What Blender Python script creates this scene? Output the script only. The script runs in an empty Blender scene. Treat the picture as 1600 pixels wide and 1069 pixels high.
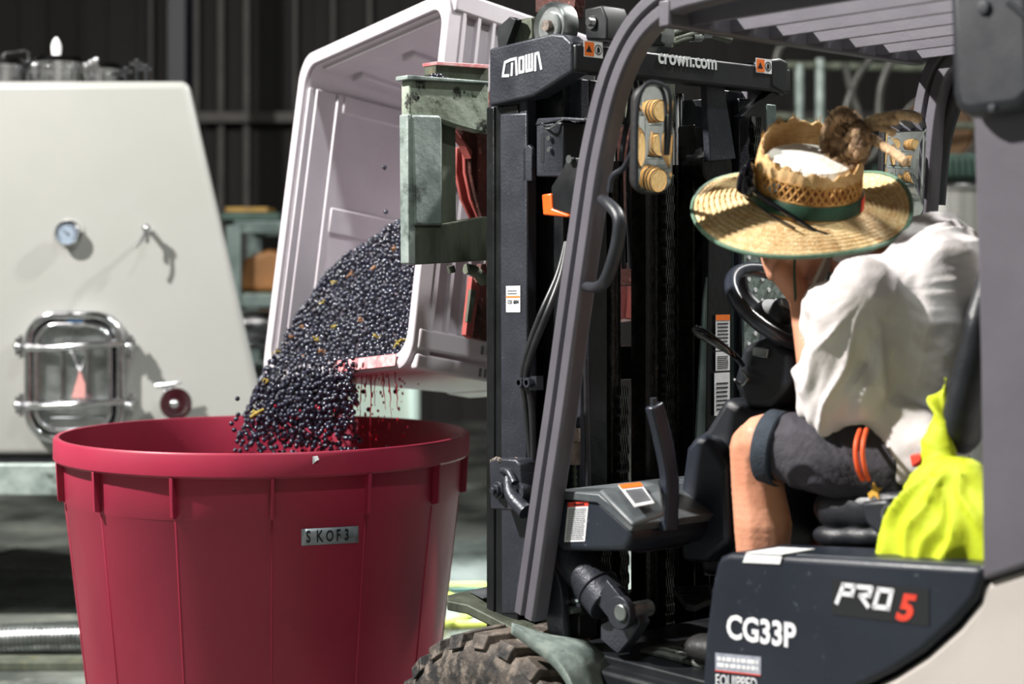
import bpy, bmesh, math, random
from mathutils import Vector as V, Matrix, noise
random.seed(7)
C = bpy.context.scene.collection
SC = bpy.context.scene
PI = math.pi

# ------------------------------------------------------------------ camera, world, lights, exposure
F = 2600.0; H = 1.5; HZ = 430.0
cd = bpy.data.cameras.new('camera'); cam = bpy.data.objects.new('camera', cd); C.objects.link(cam)
cam.location = (0, 0, H); cam.rotation_euler = (PI/2, 0, 0)
cd.sensor_width = 36; cd.lens = F/1600*36; cd.shift_y = -(534.5-HZ)/1600
cd.clip_start = .05; cd.clip_end = 200
cd.dof.use_dof = True; cd.dof.focus_distance = 3.9; cd.dof.aperture_fstop = 2.4
SC.camera = cam
SC.view_settings.view_transform = 'Standard'; SC.view_settings.look = 'None'
SC.view_settings.gamma = 1; SC.view_settings.use_curve_mapping = False
SC.view_settings.exposure = 0.0
w = bpy.data.worlds.new('shed_air'); SC.world = w; w.use_nodes = True
w.node_tree.nodes['Background'].inputs[0].default_value = (.55, .62, .68, 1)
w.node_tree.nodes['Background'].inputs[1].default_value = .07

def flood(name, loc, aim, power, size, col):
    l = bpy.data.lights.new(name, 'AREA'); l.energy = power; l.shape = 'RECTANGLE'; l.size = size; l.size_y = size*.7; l.color = col
    o = bpy.data.objects.new(name, l); C.objects.link(o); o.location = loc
    o.rotation_euler = (V(aim)-V(loc)).to_track_quat('-Z', 'Y').to_euler(); return o
flood('floodlight_over_left', (-4.9, 3.2, 5.9), (-.5, 4.6, 1.2), 1480, .24, (1, .97, .92))
flood('floodlight_over_right', (3.3, 5.3, 6.0), (-.6, 5.0, 1.1), 620, .26, (1, .98, .95))
flood('reflection_fill_light', (1.5, -2.2, 6.5), (2.5, -7.5, 1.5), 520, .5, (1, .98, .95))  # unseen light added to brighten the pale wall mirrored in steel and glass
flood('floor_fill_light', (.9, 10.2, 5.0), (-.1, 7.5, 0), 95, .4, (.86, .97, 1)).data.spread = math.radians(42)  # unseen light added to brighten the floor patch behind the bin
flood('truck_area_light', (.9, 1.2, 6.8), (.8, 3.6, 0), 200, .3, (.95, 1, .97))  # unseen area light aimed down at the truck cab

# ------------------------------------------------------------------ pixel rays and the truck's own axes
YAW = math.radians(40)
FW = V((-math.sin(YAW), math.cos(YAW), 0)); RT = V((math.cos(YAW), math.sin(YAW), 0)); UP = V((0, 0, 1))
P0 = V((.29, 3.18, 0)); CAM = V((0, 0, H))
def ray(px, py): return V(((px-800)/F, 1, -(py-HZ)/F))
def P(px, py, Y): return CAM + ray(px, py)*Y
def PS(px, py, s):
    d = ray(px, py); return CAM + d*((s - (CAM-P0).dot(RT))/d.dot(RT))
def PT(px, py, t):
    d = ray(px, py); return CAM + d*((t - (CAM-P0).dot(FW))/d.dot(FW))
def PZ(px, py, z):
    d = ray(px, py); return CAM + d*((z-H)/d.z)
def T(t, s, z): return P0 + FW*t + RT*s + UP*z
def toT(p):
    q = p-P0; return q.dot(FW), q.dot(RT), q.z

# ------------------------------------------------------------------ materials
def lin(c):
    def f(v):
        v /= 255.0
        return v/12.92 if v <= .04045 else ((v+.055)/1.055)**2.4
    return (f(c[0]), f(c[1]), f(c[2]), 1)
def mat(name, col, rough=.5, metal=0, col2=None, scale=6, lo=.4, hi=.65, detail=6, bump=0, bscale=60, coat=0, sss=0,
        emis=None, trans=0, ior=1.45, rvar=0, stretch=None, col3=None, scale3=40, amt3=.5, lo3=.62, hi3=.7, spec=.5):
    m = bpy.data.materials.new(name); m.use_nodes = True; N = m.node_tree.nodes; L = m.node_tree.links
    b = N['Principled BSDF']; b.inputs['Base Color'].default_value = lin(col)
    b.inputs['Roughness'].default_value = rough; b.inputs['Metallic'].default_value = metal
    b.inputs['Coat Weight'].default_value = coat; b.inputs['Coat Roughness'].default_value = .15
    b.inputs['Specular IOR Level'].default_value = spec
    b.inputs['Transmission Weight'].default_value = trans; b.inputs['IOR'].default_value = ior
    if sss: b.inputs['Subsurface Weight'].default_value = sss; b.inputs['Subsurface Radius'].default_value = (.02, .008, .005)
    if emis: b.inputs['Emission Color'].default_value = lin(col); b.inputs['Emission Strength'].default_value = emis
    tc = N.new('ShaderNodeTexCoord'); mp = N.new('ShaderNodeMapping'); L.new(tc.outputs['Object'], mp.inputs[0])
    if stretch: mp.inputs['Scale'].default_value = stretch
    out = None
    def layer(base, c2, sc, l, h, amt, det):
        n = N.new('ShaderNodeTexNoise'); n.inputs['Scale'].default_value = sc; n.inputs['Detail'].default_value = det; n.inputs['Roughness'].default_value = .6
        L.new(mp.outputs[0], n.inputs['Vector'])
        r = N.new('ShaderNodeMapRange'); r.inputs[1].default_value = l; r.inputs[2].default_value = h; r.inputs[4].default_value = amt
        L.new(n.outputs[0], r.inputs[0])
        x = N.new('ShaderNodeMix'); x.data_type = 'RGBA'; L.new(r.outputs[0], x.inputs[0])
        if base is None: x.inputs[6].default_value = lin(col)
        else: L.new(base, x.inputs[6])
        x.inputs[7].default_value = lin(c2); return x.outputs[2], r.outputs[0]
    if col2: out, fac = layer(None, col2, scale, lo, hi, 1, detail)
    if col3: out, fac3 = layer(out, col3, scale3, lo3, hi3, amt3, 8)
    if out: L.new(out, b.inputs['Base Color'])
    if rvar:
        n = N.new('ShaderNodeTexNoise'); n.inputs['Scale'].default_value = scale*1.7; n.inputs['Detail'].default_value = 7; L.new(mp.outputs[0], n.inputs['Vector'])
        r = N.new('ShaderNodeMapRange'); r.inputs[1].default_value = .3; r.inputs[2].default_value = .7
        r.inputs[3].default_value = max(.03, rough-rvar); r.inputs[4].default_value = min(1, rough+rvar); L.new(n.outputs[0], r.inputs[0]); L.new(r.outputs[0], b.inputs['Roughness'])
    if bump:
        n = N.new('ShaderNodeTexNoise'); n.inputs['Scale'].default_value = bscale; n.inputs['Detail'].default_value = 6; L.new(mp.outputs[0], n.inputs['Vector'])
        bp = N.new('ShaderNodeBump'); bp.inputs['Strength'].default_value = bump; bp.inputs['Distance'].default_value = .01; L.new(n.outputs[0], bp.inputs['Height']); L.new(bp.outputs[0], b.inputs['Normal'])
    return m

M = {}
M['floor'] = mat('wet_concrete', (120, 124, 118), .32, 0, (60, 64, 61), 1.1, .42, .6, bump=.5, bscale=14, rvar=.25, col3=(150, 152, 142), scale3=5, amt3=.6)
M['wall'] = mat('dark_cladding', (20, 17, 15), .7, 0, (15, 13, 12), 2, bump=.1)
M['pale_wall'] = mat('pale_cladding', (176, 178, 172), .6, 0, (160, 162, 158), 1.5, bump=.05)
M['purlin'] = mat('galvanised_purlin', (62, 58, 55), .5, .2, (48, 46, 44), 5)
M['navy'] = mat('navy_steel', (6, 10, 26), .5, 0, (5, 8, 20), 4)
M['cream'] = mat('cream_tank_paint', (142, 142, 139), .34, 0, (137, 138, 134), 1.2, coat=.15)
M['stainless'] = mat('stainless_steel', (205, 205, 208), .16, 1, (180, 180, 184), 9, rvar=.08)
M['stainless_dull'] = mat('brushed_stainless', (168, 172, 172), .34, 1, (130, 134, 134), 7, rvar=.1, bump=.05)
M['galv'] = mat('galvanised_steel', (150, 160, 156), .5, .2, (112, 124, 120), 7, .38, .62, bump=.25, bscale=50, rvar=.12, col3=(42, 48, 42), scale3=11, amt3=.85, lo3=.56, hi3=.68)
M['galv_stained'] = mat('stained_galvanised_steel', (156, 166, 152), .55, .15, (112, 120, 104), 6, .38, .62, bump=.35, bscale=40, rvar=.12, col3=(28, 30, 24), scale3=24, amt3=.95, lo3=.55, hi3=.62)
M['galv_dirty'] = mat('dirty_galvanised_steel', (92, 97, 84), .6, .2, (60, 64, 54), 9, .38, .62, bump=.4, bscale=50, col3=(112, 100, 62), scale3=12, amt3=.6, stretch=(1, 1, .3))
M['white_plastic'] = mat('white_tub_plastic', (194, 188, 194), .42, 0, (182, 174, 182), 3, sss=.05, col3=(168, 150, 158), scale3=70, amt3=.5, lo3=.66, hi3=.72)
M['red_stain'] = mat('juice_stained_plastic', (214, 96, 104), .35, 0, (226, 190, 190), 30, .35, .7, col3=(180, 40, 55), scale3=50, amt3=.6)
M['maroon'] = mat('maroon_plastic', (146, 39, 63), .42, 0, (134, 34, 56), 2.5, rvar=.08, col3=(160, 80, 96), scale3=55, amt3=.3, lo3=.66, hi3=.74, stretch=(1, 1, .6), spec=.35)
M['maroon_rim'] = mat('maroon_rim_plastic', (120, 41, 60), .38, 0, (110, 35, 53), 5, rvar=.08, col3=(196, 130, 140), scale3=34, amt3=.45, lo3=.6, hi3=.74, stretch=(1, 1, 3))
M['tape'] = mat('silver_tape', (140, 146, 152), .35, .35, (112, 118, 124), 12)
M['ink'] = mat('black_ink', (18, 20, 28), .5)
M['white_paint'] = mat('white_lettering', (228, 228, 232), .45, 0, (206, 206, 212), 60)
M['grey_letter'] = mat('pale_grey_lettering', (196, 200, 200), .5)
M['mast'] = mat('charcoal_mast_steel', (50, 52, 60), .42, .3, (40, 42, 50), 8, bump=.15, bscale=160, rvar=.1, col3=(88, 90, 98), scale3=90, amt3=.45, lo3=.62, hi3=.72)
M['mast_dark'] = mat('black_mast_steel', (20, 22, 25), .36, .3, (12, 13, 15), 9, rvar=.12, bump=.1)
M['black'] = mat('black_steel', (24, 26, 30), .4, .1, (17, 18, 21), 8, rvar=.12)
M['grease'] = mat('greasy_black_steel', (12, 12, 12), .3, .4, (26, 24, 22), 20, rvar=.15, bump=.2)
M['chain'] = mat('oily_chain_steel', (92, 94, 92), .28, .9, (40, 40, 38), 40)
M['chrome'] = mat('chrome', (215, 218, 222), .08, 1)
M['guard'] = mat('grey_guard_paint', (92, 89, 97), .45, .1, (84, 81, 89), 5, bump=.06, bscale=220, rvar=.06)
M['plastic'] = mat('black_moulded_plastic', (33, 35, 42), .42, 0, (27, 29, 35), 10, bump=.12, bscale=400, rvar=.06)
M['panel'] = mat('navy_grey_panel_plastic', (29, 34, 45), .4, 0, (23, 28, 38), 3, bump=.08, bscale=300, rvar=.1, col3=(96, 108, 118), scale3=60, amt3=.4, lo3=.64, hi3=.72)
M['panel_dusty'] = mat('dusty_panel_top', (88, 92, 94), .45, 0, (56, 62, 68), 9)
M['cwt'] = mat('cream_counterweight_paint', (180, 173, 168), .42, 0, (172, 165, 160), 3, bump=.05, bscale=150)
M['orange'] = mat('orange_lens', (232, 96, 28), .3, 0, (214, 80, 20), 20, coat=.3)
M['warn'] = mat('orange_warning_print', (226, 112, 40), .5)
M['sticker'] = mat('white_sticker', (222, 222, 224), .45, 0, (206, 206, 208), 30)
M['sticker_grey'] = mat('worn_grey_sticker', (150, 154, 166), .5, 0, (126, 130, 142), 60)
M['print'] = mat('grey_fine_print', (96, 98, 104), .6)
M['rubber'] = mat('black_rubber', (20, 20, 22), .55, 0, (30, 29, 29), 14, bump=.2, bscale=60)
M['tyre'] = mat('muddy_tyre_rubber', (26, 25, 26), .7, 0, (96, 86, 78), 7, .42, .62, bump=.6, bscale=40, col3=(130, 118, 108), scale3=26, amt3=.6, lo3=.5, hi3=.62)
M['mud'] = mat('dried_mud', (128, 116, 108), .85, 0, (96, 86, 80), 24, bump=.6, bscale=60)
M['hose'] = mat('black_hose', (28, 29, 33), .4, 0, (38, 38, 42), 30)
M['redsteel'] = mat('red_oxide_steel', (160, 78, 74), .5, .1, (128, 56, 52), 9, col3=(96, 60, 52), scale3=30, amt3=.6)
M['rust'] = mat('juice_splashed_rusty_steel', (74, 32, 26), .6, .2, (44, 22, 18), 10, bump=.3, col3=(150, 92, 82), scale3=60, amt3=.6, lo3=.6, hi3=.66)
M['glassy'] = mat('mirror_glass', (235, 238, 240), .01, 1)
M['rubbermat'] = mat('worn_floor_mat', (92, 95, 90), .6, 0, (52, 54, 51), 9, bump=.5, bscale=50, col3=(136, 140, 134), scale3=14, amt3=.6, lo3=.52, hi3=.66)
M['straw'] = mat('straw', (226, 196, 144), .7, 0, (204, 162, 108), 40, .42, .64, bump=.5, bscale=300, col3=(240, 222, 180), scale3=120, amt3=.6, lo3=.5, hi3=.62)
M['straw_open'] = mat('golden_open_weave_straw', (204, 154, 84), .6, 0, (170, 116, 52), 60, bump=.4, bscale=300)
M['green_band'] = mat('green_ribbon', (32, 74, 54), .6, 0, (26, 62, 46), 80, bump=.2, bscale=400)
M['green_edge'] = mat('pale_green_binding', (98, 126, 106), .65, 0, (80, 108, 90), 80)
M['red_cloth'] = mat('red_cloth', (214, 62, 40), .6, 0, (190, 48, 34), 60)
M['skin'] = mat('sunned_skin', (208, 152, 124), .5, 0, (192, 130, 102), 9, .35, .65, bump=.12, bscale=160, sss=.12)
M['shirt'] = mat('pale_cotton_shirt', (206, 200, 200), .8, 0, (198, 191, 190), 5, bump=.5, bscale=16)
M['shorts'] = mat('charcoal_canvas_shorts', (58, 55, 63), .8, 0, (48, 46, 53), 12, bump=.3, bscale=90)
M['shorts_hem'] = mat('dark_blue_hem', (34, 44, 56), .8, 0, (28, 36, 46), 40, bump=.3, bscale=200)
M['orange_cloth'] = mat('orange_piping', (232, 92, 44), .6)
M['hair'] = mat('brown_dreadlock_hair', (144, 114, 84), .7, 0, (100, 76, 56), 30, bump=.9, bscale=120, col3=(176, 146, 110), scale3=70, amt3=.7, lo3=.48, hi3=.62)
M['hairtip'] = mat('fair_dreadlock_hair', (196, 164, 126), .7, 0, (158, 122, 88), 30, bump=.9, bscale=120, col3=(206, 182, 146), scale3=70, amt3=.7, lo3=.5, hi3=.62)
M['lens'] = mat('glossy_sunglasses_plastic', (10, 9, 16), .06, 0, coat=1)
M['hivis'] = mat('fluorescent_yellow_fabric', (184, 196, 30), .7, 0, (172, 186, 20), 5, bump=.25, bscale=30)
M['seat'] = mat('black_vinyl_seat', (30, 32, 38), .42, 0, (23, 25, 30), 10, bump=.15, bscale=220, rvar=.08)
M['mustard'] = mat('exposed_yellow_foam', (196, 150, 60), .9)
M['grape'] = mat('black_grape_skin', (22, 22, 36), .2, 0, (36, 39, 58), 130, .35, .65, detail=2, coat=.7, col3=(80, 86, 110), scale3=300, amt3=.4)
M['grape_far'] = mat('dark_grape_skin', (21, 21, 34), .2, 0, (34, 37, 56), 60, .35, .65, detail=2, coat=.7, col3=(78, 84, 108), scale3=120, amt3=.4)
M['stalk'] = mat('yellow_green_stalk', (166, 144, 62), .6, 0, (120, 108, 50), 60)
M['stalk_brown'] = mat('orange_brown_leaf', (140, 98, 62), .7, 0, (104, 70, 40), 60)
M['juice'] = mat('red_grape_juice', (170, 30, 52), .15, 0, trans=.3, ior=1.35, coat=.5)
M['hose_yellow'] = mat('yellow_green_hose', (190, 198, 96), .4, 0, (172, 184, 84), 20)
M['hose_teal'] = mat('teal_hose_stripe', (20, 84, 74), .4)
M['oak'] = mat('oak_barrel_wood', (206, 160, 96), .6, 0, (178, 128, 70), 8, bump=.2)
M['hoop'] = mat('barrel_hoop_steel', (150, 150, 146), .35, .9, (110, 110, 106), 10)
M['green_paint'] = mat('green_painted_steel', (44, 66, 58), .45, .1, (34, 52, 46), 8)
M['teal_light'] = mat('teal_grey_painted_steel', (88, 100, 98), .45, .3, (62, 74, 72), 8, col3=(40, 50, 48), scale3=12, amt3=.7)
M['board'] = mat('timber_board', (128, 100, 44), .7, 0, (104, 80, 36), 10)
M['wrap'] = mat('brown_orange_sheet', (118, 78, 34), .6, 0, (96, 62, 26), 6)

# ------------------------------------------------------------------ mesh helpers
def thing(name, label, cat, loc, group=None):
    o = bpy.data.objects.new(name, None); C.objects.link(o); o.location = loc; o.empty_display_size = .1
    o['label'] = label; o['category'] = cat
    if group: o['group'] = group
    return o
def tag(o, label, cat, group=None, kind=None):
    o['label'] = label; o['category'] = cat
    if group: o['group'] = group
    if kind: o['kind'] = kind
    return o
def rootloc(p):
    v = V((0, 0, 0))
    while p: v += V(p.location); p = p.parent
    return v
def obj(name, bm, m, parent=None, bevel=0, smooth=None, label=None, sub=0, remesh=0, smit=0, seg=2, angle=40, base='z', solid=0, kind=None):
    bmesh.ops.recalc_face_normals(bm, faces=bm.faces)
    if parent: off = rootloc(parent)
    else:
        xs = [v.co for v in bm.verts]
        off = V(((min(v.x for v in xs)+max(v.x for v in xs))/2, (min(v.y for v in xs)+max(v.y for v in xs))/2, min(v.z for v in xs)))
    bmesh.ops.translate(bm, verts=bm.verts, vec=-off)
    me = bpy.data.meshes.new(name); bm.to_mesh(me); bm.free()
    o = bpy.data.objects.new(name, me); C.objects.link(o); me.materials.append(m)
    if parent: o.parent = parent
    else: o.location = off
    if solid: md = o.modifiers.new('thick', 'SOLIDIFY'); md.thickness = solid; md.offset = 0
    if remesh:
        md = o.modifiers.new('remesh', 'REMESH'); md.mode = 'VOXEL'; md.voxel_size = remesh; md.use_smooth_shade = True
        if smit: md = o.modifiers.new('smooth', 'SMOOTH'); md.iterations = smit; md.factor = .5
    if bevel:
        md = o.modifiers.new('bevel', 'BEVEL'); md.width = bevel; md.segments = seg; md.limit_method = 'ANGLE'; md.angle_limit = math.radians(angle)
    if sub: md = o.modifiers.new('sub', 'SUBSURF'); md.levels = sub; md.render_levels = sub
    if smooth is None: smooth = bool(bevel or sub or remesh)
    if smooth:
        me.polygons.foreach_set('use_smooth', [True]*len(me.polygons))
        if not remesh: 
            try: me.set_sharp_from_angle(angle=math.radians(38))
            except Exception: pass
    if label: o['label'] = label
    if kind: o['kind'] = kind
    return o
def B(): return bmesh.new()
def prism(bm, pts, vec):
    pts = [V(p) for p in pts]; vec = V(vec)
    a = [bm.verts.new(p) for p in pts]; b = [bm.verts.new(p+vec) for p in pts]
    bm.faces.new(a); bm.faces.new(list(reversed(b)))
    n = len(pts)
    for i in range(n): bm.faces.new((a[i], b[i], b[(i+1) % n], a[(i+1) % n]))
def box(bm, c, X, Y, Z):
    c = V(c); X = V(X); Y = V(Y); Z = V(Z)
    prism(bm, [c-X-Y-Z, c+X-Y-Z, c+X+Y-Z, c-X+Y-Z], Z*2)
def boxT(bm, t0, t1, s0, s1, z0, z1):
    prism(bm, [T(t0, s0, z0), T(t1, s0, z0), T(t1, s1, z0), T(t0, s1, z0)], UP*(z1-z0))
def boxW(bm, x0, x1, y0, y1, z0, z1):
    prism(bm, [(x0, y0, z0), (x1, y0, z0), (x1, y1, z0), (x0, y1, z0)], UP*(z1-z0))
def catmull(pts, n=8, closed=False):
    pts = [V(p) for p in pts]; out = []; m = len(pts)
    rng = range(m) if closed else range(m-1)
    for i in rng:
        if closed: p0, p1, p2, p3 = pts[i-1], pts[i], pts[(i+1) % m], pts[(i+2) % m]
        else: p0, p1, p2, p3 = pts[max(i-1, 0)], pts[i], pts[i+1], pts[min(i+2, m-1)]
        for k in range(n):
            t = k/n
            out.append(.5*((2*p1)+(p2-p0)*t+(2*p0-5*p1+4*p2-p3)*t*t+(3*p1-p0-3*p2+p3)*t**3))
    if not closed: out.append(pts[-1])
    return out
def tube(bm, pts, r, seg=10, closed=False, sm=0, cap=True, flat=None):
    if sm: 
        if isinstance(r, (list, tuple)):
            rr = catmull([V((x, 0, 0)) for x in r], sm, closed); r = [v.x for v in rr]
        pts = catmull(pts, sm, closed)
    pts = [V(p) for p in pts]; n = len(pts)
    if not isinstance(r, (list, tuple)): r = [r]*n
    rings = []; prev = None
    for i, p in enumerate(pts):
        if closed: d = pts[(i+1) % n]-pts[i-1]
        else: d = pts[min(i+1, n-1)]-pts[max(i-1, 0)]
        d.normalize()
        if prev is None:
            a = d.orthogonal().normalized() if flat is None else (V(flat)-d*V(flat).dot(d)).normalized()
        else: a = (prev-d*prev.dot(d)).normalized()
        prev = a; b = d.cross(a)
        rings.append([bm.verts.new(p+(a*math.cos(2*PI*k/seg)+b*math.sin(2*PI*k/seg))*r[i]) for k in range(seg)])
    for i in range(n if closed else n-1):
        A = rings[i]; Bq = rings[(i+1) % n]
        for k in range(seg): bm.faces.new((A[k], A[(k+1) % seg], Bq[(k+1) % seg], Bq[k]))
    if cap and not closed: bm.faces.new(rings[0][::-1]); bm.faces.new(rings[-1])
def sweep(bm, pts, prof, side, closed=False):
    """rectangular or shaped profile [(a,b)] swept along pts; a runs along `side`, b along path x side"""
    pts = [V(p) for p in pts]; n = len(pts); rings = []
    for i, p in enumerate(pts):
        d = (pts[min(i+1, n-1)]-pts[max(i-1, 0)]).normalized()
        s_ = V(side); s_ = (s_-d*s_.dot(d)).normalized(); b = d.cross(s_)
        rings.append([bm.verts.new(p+s_*u+b*v) for u, v in prof])
    m = len(prof)
    for i in range(n-1):
        for k in range(m): bm.faces.new((rings[i][k], rings[i][(k+1) % m], rings[i+1][(k+1) % m], rings[i+1][k]))
    bm.faces.new(rings[0][::-1]); bm.faces.new(rings[-1])
def lathe(bm, prof, o, axis=(0, 0, 1), seg=32, a0=0, a1=2*PI, sx=1, xdir=None):
    ax = V(axis).normalized(); a = ax.orthogonal().normalized() if xdir is None else V(xdir).normalized(); b = ax.cross(a); o = V(o)
    full = abs(a1-a0-2*PI) < 1e-6; n = seg if full else seg+1; rings = []
    for r, h in prof:
        if r < 1e-6: rings.append([bm.verts.new(o+ax*h)])
        else: rings.append([bm.verts.new(o+ax*h+(a*math.cos(a0+(a1-a0)*k/seg)*sx+b*math.sin(a0+(a1-a0)*k/seg))*r) for k in range(n)])
    for i in range(len(rings)-1):
        A, Bq = rings[i], rings[i+1]
        for k in range(seg):
            k2 = (k+1) % n
            if len(A) == 1 and len(Bq) == 1: continue
            if len(A) == 1: bm.faces.new((A[0], Bq[k2], Bq[k]))
            elif len(Bq) == 1: bm.faces.new((A[k], A[k2], Bq[0]))
            else: bm.faces.new((A[k], A[k2], Bq[k2], Bq[k]))
def cyl(bm, a, b, r, seg=20, r2=None):
    a = V(a); b = V(b); h = (b-a).length; r2 = r if r2 is None else r2
    lathe(bm, [(0, 0), (r, 0), (r2, h), (0, h)], a, b-a, seg)
def ball(bm, c, r, sub=2, R=None):
    """ellipsoid: r may be 3 radii along the truck's right, forward and up (or along R's columns)"""
    if not isinstance(r, (tuple, list)): r = (r, r, r)
    ax = R or (RT, FW, UP); c = V(c)
    res = bmesh.ops.create_icosphere(bm, subdivisions=sub, radius=1)
    for v in res['verts']:
        q = v.co.copy(); v.co = c+ax[0]*q.x*r[0]+ax[1]*q.y*r[1]+ax[2]*q.z*r[2]
def chain(bm, nodes, k=.35, sub=2, R=None):
    """overlapping ellipsoids along nodes [(point, radius or radii)]"""
    def t3(r): return V(r) if isinstance(r, (tuple, list)) else V((r, r, r))
    for (p, r), (q, u) in zip(nodes, nodes[1:]):
        p = V(p); q = V(q); r = t3(r); u = t3(u); L = (q-p).length; n = max(2, int(L/(min(min(r), min(u))*k))+1)
        for i in range(n+1):
            f = i/n; rr = r.lerp(u, f); ball(bm, p.lerp(q, f), tuple(rr), sub, R)
def rrect(w, h, r, n=5):
    """rounded rectangle outline, centred"""
    out = []
    for cx, cy, a in ((w/2-r, h/2-r, 0), (-w/2+r, h/2-r, PI/2), (-w/2+r, -h/2+r, PI), (w/2-r, -h/2+r, 1.5*PI)):
        for k in range(n+1): out.append((cx+r*math.cos(a+PI/2*k/n), cy+r*math.sin(a+PI/2*k/n)))
    return out
def plate(bm, o, X, Y, outline, vec): prism(bm, [V(o)+V(X)*a+V(Y)*b for a, b in outline], vec)
def text(name, s, o, X, Y, size, m, parent, bold=0.0, shear=0, width=1, label=None, depth=.0008, space=1):
    """lettering lying on a surface: o is the baseline start, X and Y unit directions"""
    cu = bpy.data.curves.new(name, 'FONT'); cu.body = s; cu.size = 1; cu.offset = bold; cu.shear = shear; cu.extrude = .5; cu.resolution_u = 3; cu.space_character = space
    to = bpy.data.objects.new(name+'_curve', cu); C.objects.link(to)
    dg = bpy.context.evaluated_depsgraph_get(); me = bpy.data.meshes.new_from_object(to.evaluated_get(dg)); bpy.data.objects.remove(to)
    X = V(X).normalized(); Y = V(Y).normalized(); Zn = X.cross(Y).normalized(); off = rootloc(parent)
    for v in me.vertices: v.co = V(o)-off+X*v.co.x*size*width+Y*v.co.y*size+Zn*(v.co.z+.5)*depth
    me.materials.clear(); me.materials.append(m)
    ob = bpy.data.objects.new(name, me); C.objects.link(ob); ob.parent = parent
    if label: ob['label'] = label
    return ob
def strokes(bm, lists, o, X, Y, wd, dep):
    X = V(X); Y = V(Y); Zn = X.normalized().cross(Y.normalized()); o = V(o)
    for pl in lists:
        for (x0, y0), (x1, y1) in zip(pl, pl[1:]):
            a = o+X*x0+Y*y0; b = o+X*x1+Y*y1; d = (b-a).normalized(); s_ = Zn.cross(d)*wd/2; a -= d*wd*.45; b += d*wd*.45
            prism(bm, [a+s_, a-s_, b-s_, b+s_], Zn*dep)
def struct(name, bm, m, **k):
    o = obj(name, bm, m, **k); o['kind'] = 'structure'; return o
def lines(bm, o, X, Y, w_, h_, n, th=.0006, fill=.55, seed=1):
    """rows of fine print on a label"""
    rnd = random.Random(seed); X = V(X); Y = V(Y); Zn = X.cross(Y).normalized(); dy = h_/n
    for i in range(n):
        x = 0; y = h_-dy*(i+.5)
        while x < w_*.96:
            L_ = min(w_-x, rnd.uniform(.06, .2)*w_); 
            prism(bm, [V(o)+X*x+Y*(y-dy*fill/2), V(o)+X*(x+L_)+Y*(y-dy*fill/2), V(o)+X*(x+L_)+Y*(y+dy*fill/2), V(o)+X*x+Y*(y+dy*fill/2)], Zn*th)
            x += L_+w_*.03
# ------------------------------------------------------------------ the shed
b = B(); boxW(b, -9, 9, -8, 17.2, -.12, 0); struct('floor', b, M['floor'])
b = B(); boxW(b, -9, 9, 17, 17.2, 0, 9)
for i in range(60): boxW(b, -9+i*.3, -8.94+i*.3, 16.97, 17.0, 0, 9)
struct('wall_back', b, M['wall'])
b = B(); boxW(b, -9.2, -9, -8, 17.2, 0, 9); struct('wall_left', b, M['pale_wall'])
b = B(); boxW(b, 9, 9.2, -8, 17.2, 0, 9); struct('wall_right', b, M['pale_wall'])
b = B(); boxW(b, -9.2, 9.2, -8.2, -8, 0, 9); struct('wall_front', b, M['pale_wall'])
b = B(); boxW(b, -9.2, 9.2, -8.2, 17.2, 9, 9.2); struct('ceiling', b, M['wall'])
n = 0
for px, wd in ((237, 5), (308, 7), (346, 8), (386, 8), (462, 5), (521, 5), (578, 6)):
    n += 1; a = P(px, 430, 16.9); h = wd/2/F*16.9
    b = B(); boxW(b, a.x-h, a.x+h, 16.86, 16.97, 0, 8.8); struct('trim_%d' % n, b, M['purlin'])
a = P(470, 184, 16.8)
b = B(); boxW(b, P(312, 0, 16.8).x, 8.9, 16.72, 16.86, a.z-.05, a.z+.05); struct('trim_8', b, M['purlin'])
a = P(281, 430, 14.5)
b = B(); boxW(b, a.x-.075, a.x+.075, 14.35, 14.6, 0, 8.9); boxW(b, a.x-.1, a.x+.1, 14.6, 14.63, 0, 8.9); struct('trim_9', b, M['navy'])
# concrete kerb by the tanks
p0 = PZ(0, 1052, 0); 
b = B(); boxW(b, -6, -.75, 6.30, 6.42, 0, .035); struct('trim_10', b, M['galv_dirty'], bevel=.004)

# ------------------------------------------------------------------ cream wine tank on a steel platform
def tk(px, py, Y=7.0): return P(px, py, Y)
tank = thing('wine_tank', 'cream painted slope-sided wine tank with steel round-cornered manhole door and dial', 'tank', (P(95, 0, 7.6).x, 7.6, 0))
zt = tk(0, 126).z; zb = tk(0, 714).z; xr_t = tk(296, 0).x; xr_b = tk(430, 0).x; xc = tk(95, 0).x
def trap(zz, ins=0):
    f = (zz-zb)/(zt-zb); hw = (xr_b-xc)+(xr_t-xr_b)*f; return hw
b = B()
rings = []
for zz in (zb, zt):
    hw = trap(zz); y0 = 7.0; y1 = 8.35
    rings.append([b.verts.new((xc+hw*sx, yy, zz)) for sx, yy in ((-1, y0), (1, y0), (1-.34/hw, y1), (-1+.34/hw, y1))])
for k in range(4): b.faces.new((rings[0][k], rings[0][(k+1) % 4], rings[1][(k+1) % 4], rings[1][k]))
b.faces.new(rings[0]); b.faces.new(rings[1])
obj('tank_body', b, M['cream'], tank, bevel=.035, seg=5, angle=20)
b = B(); boxW(b, xc-.98, xc+.96, 6.98, 8.4, zb-.02, zb-.004); obj('base_plate', b, M['black'], tank)
zp = tk(0, 776, 6.95).z
b = B(); boxW(b, xc-1.1, xc+.98, 6.95, 8.45, zp, zb-.022); obj('platform_beam', b, M['galv'], tank, bevel=.01)
for x, y in ((xc-.9, 7.1), (xc+.75, 8.3), (xc-.9, 8.3), (xc+.75, 7.55)):
    b = B(); boxW(b, x-.05, x+.05, y-.05, y+.05, 0, zp); obj('leg', b, M['stainless_dull'], tank, bevel=.008)
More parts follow.
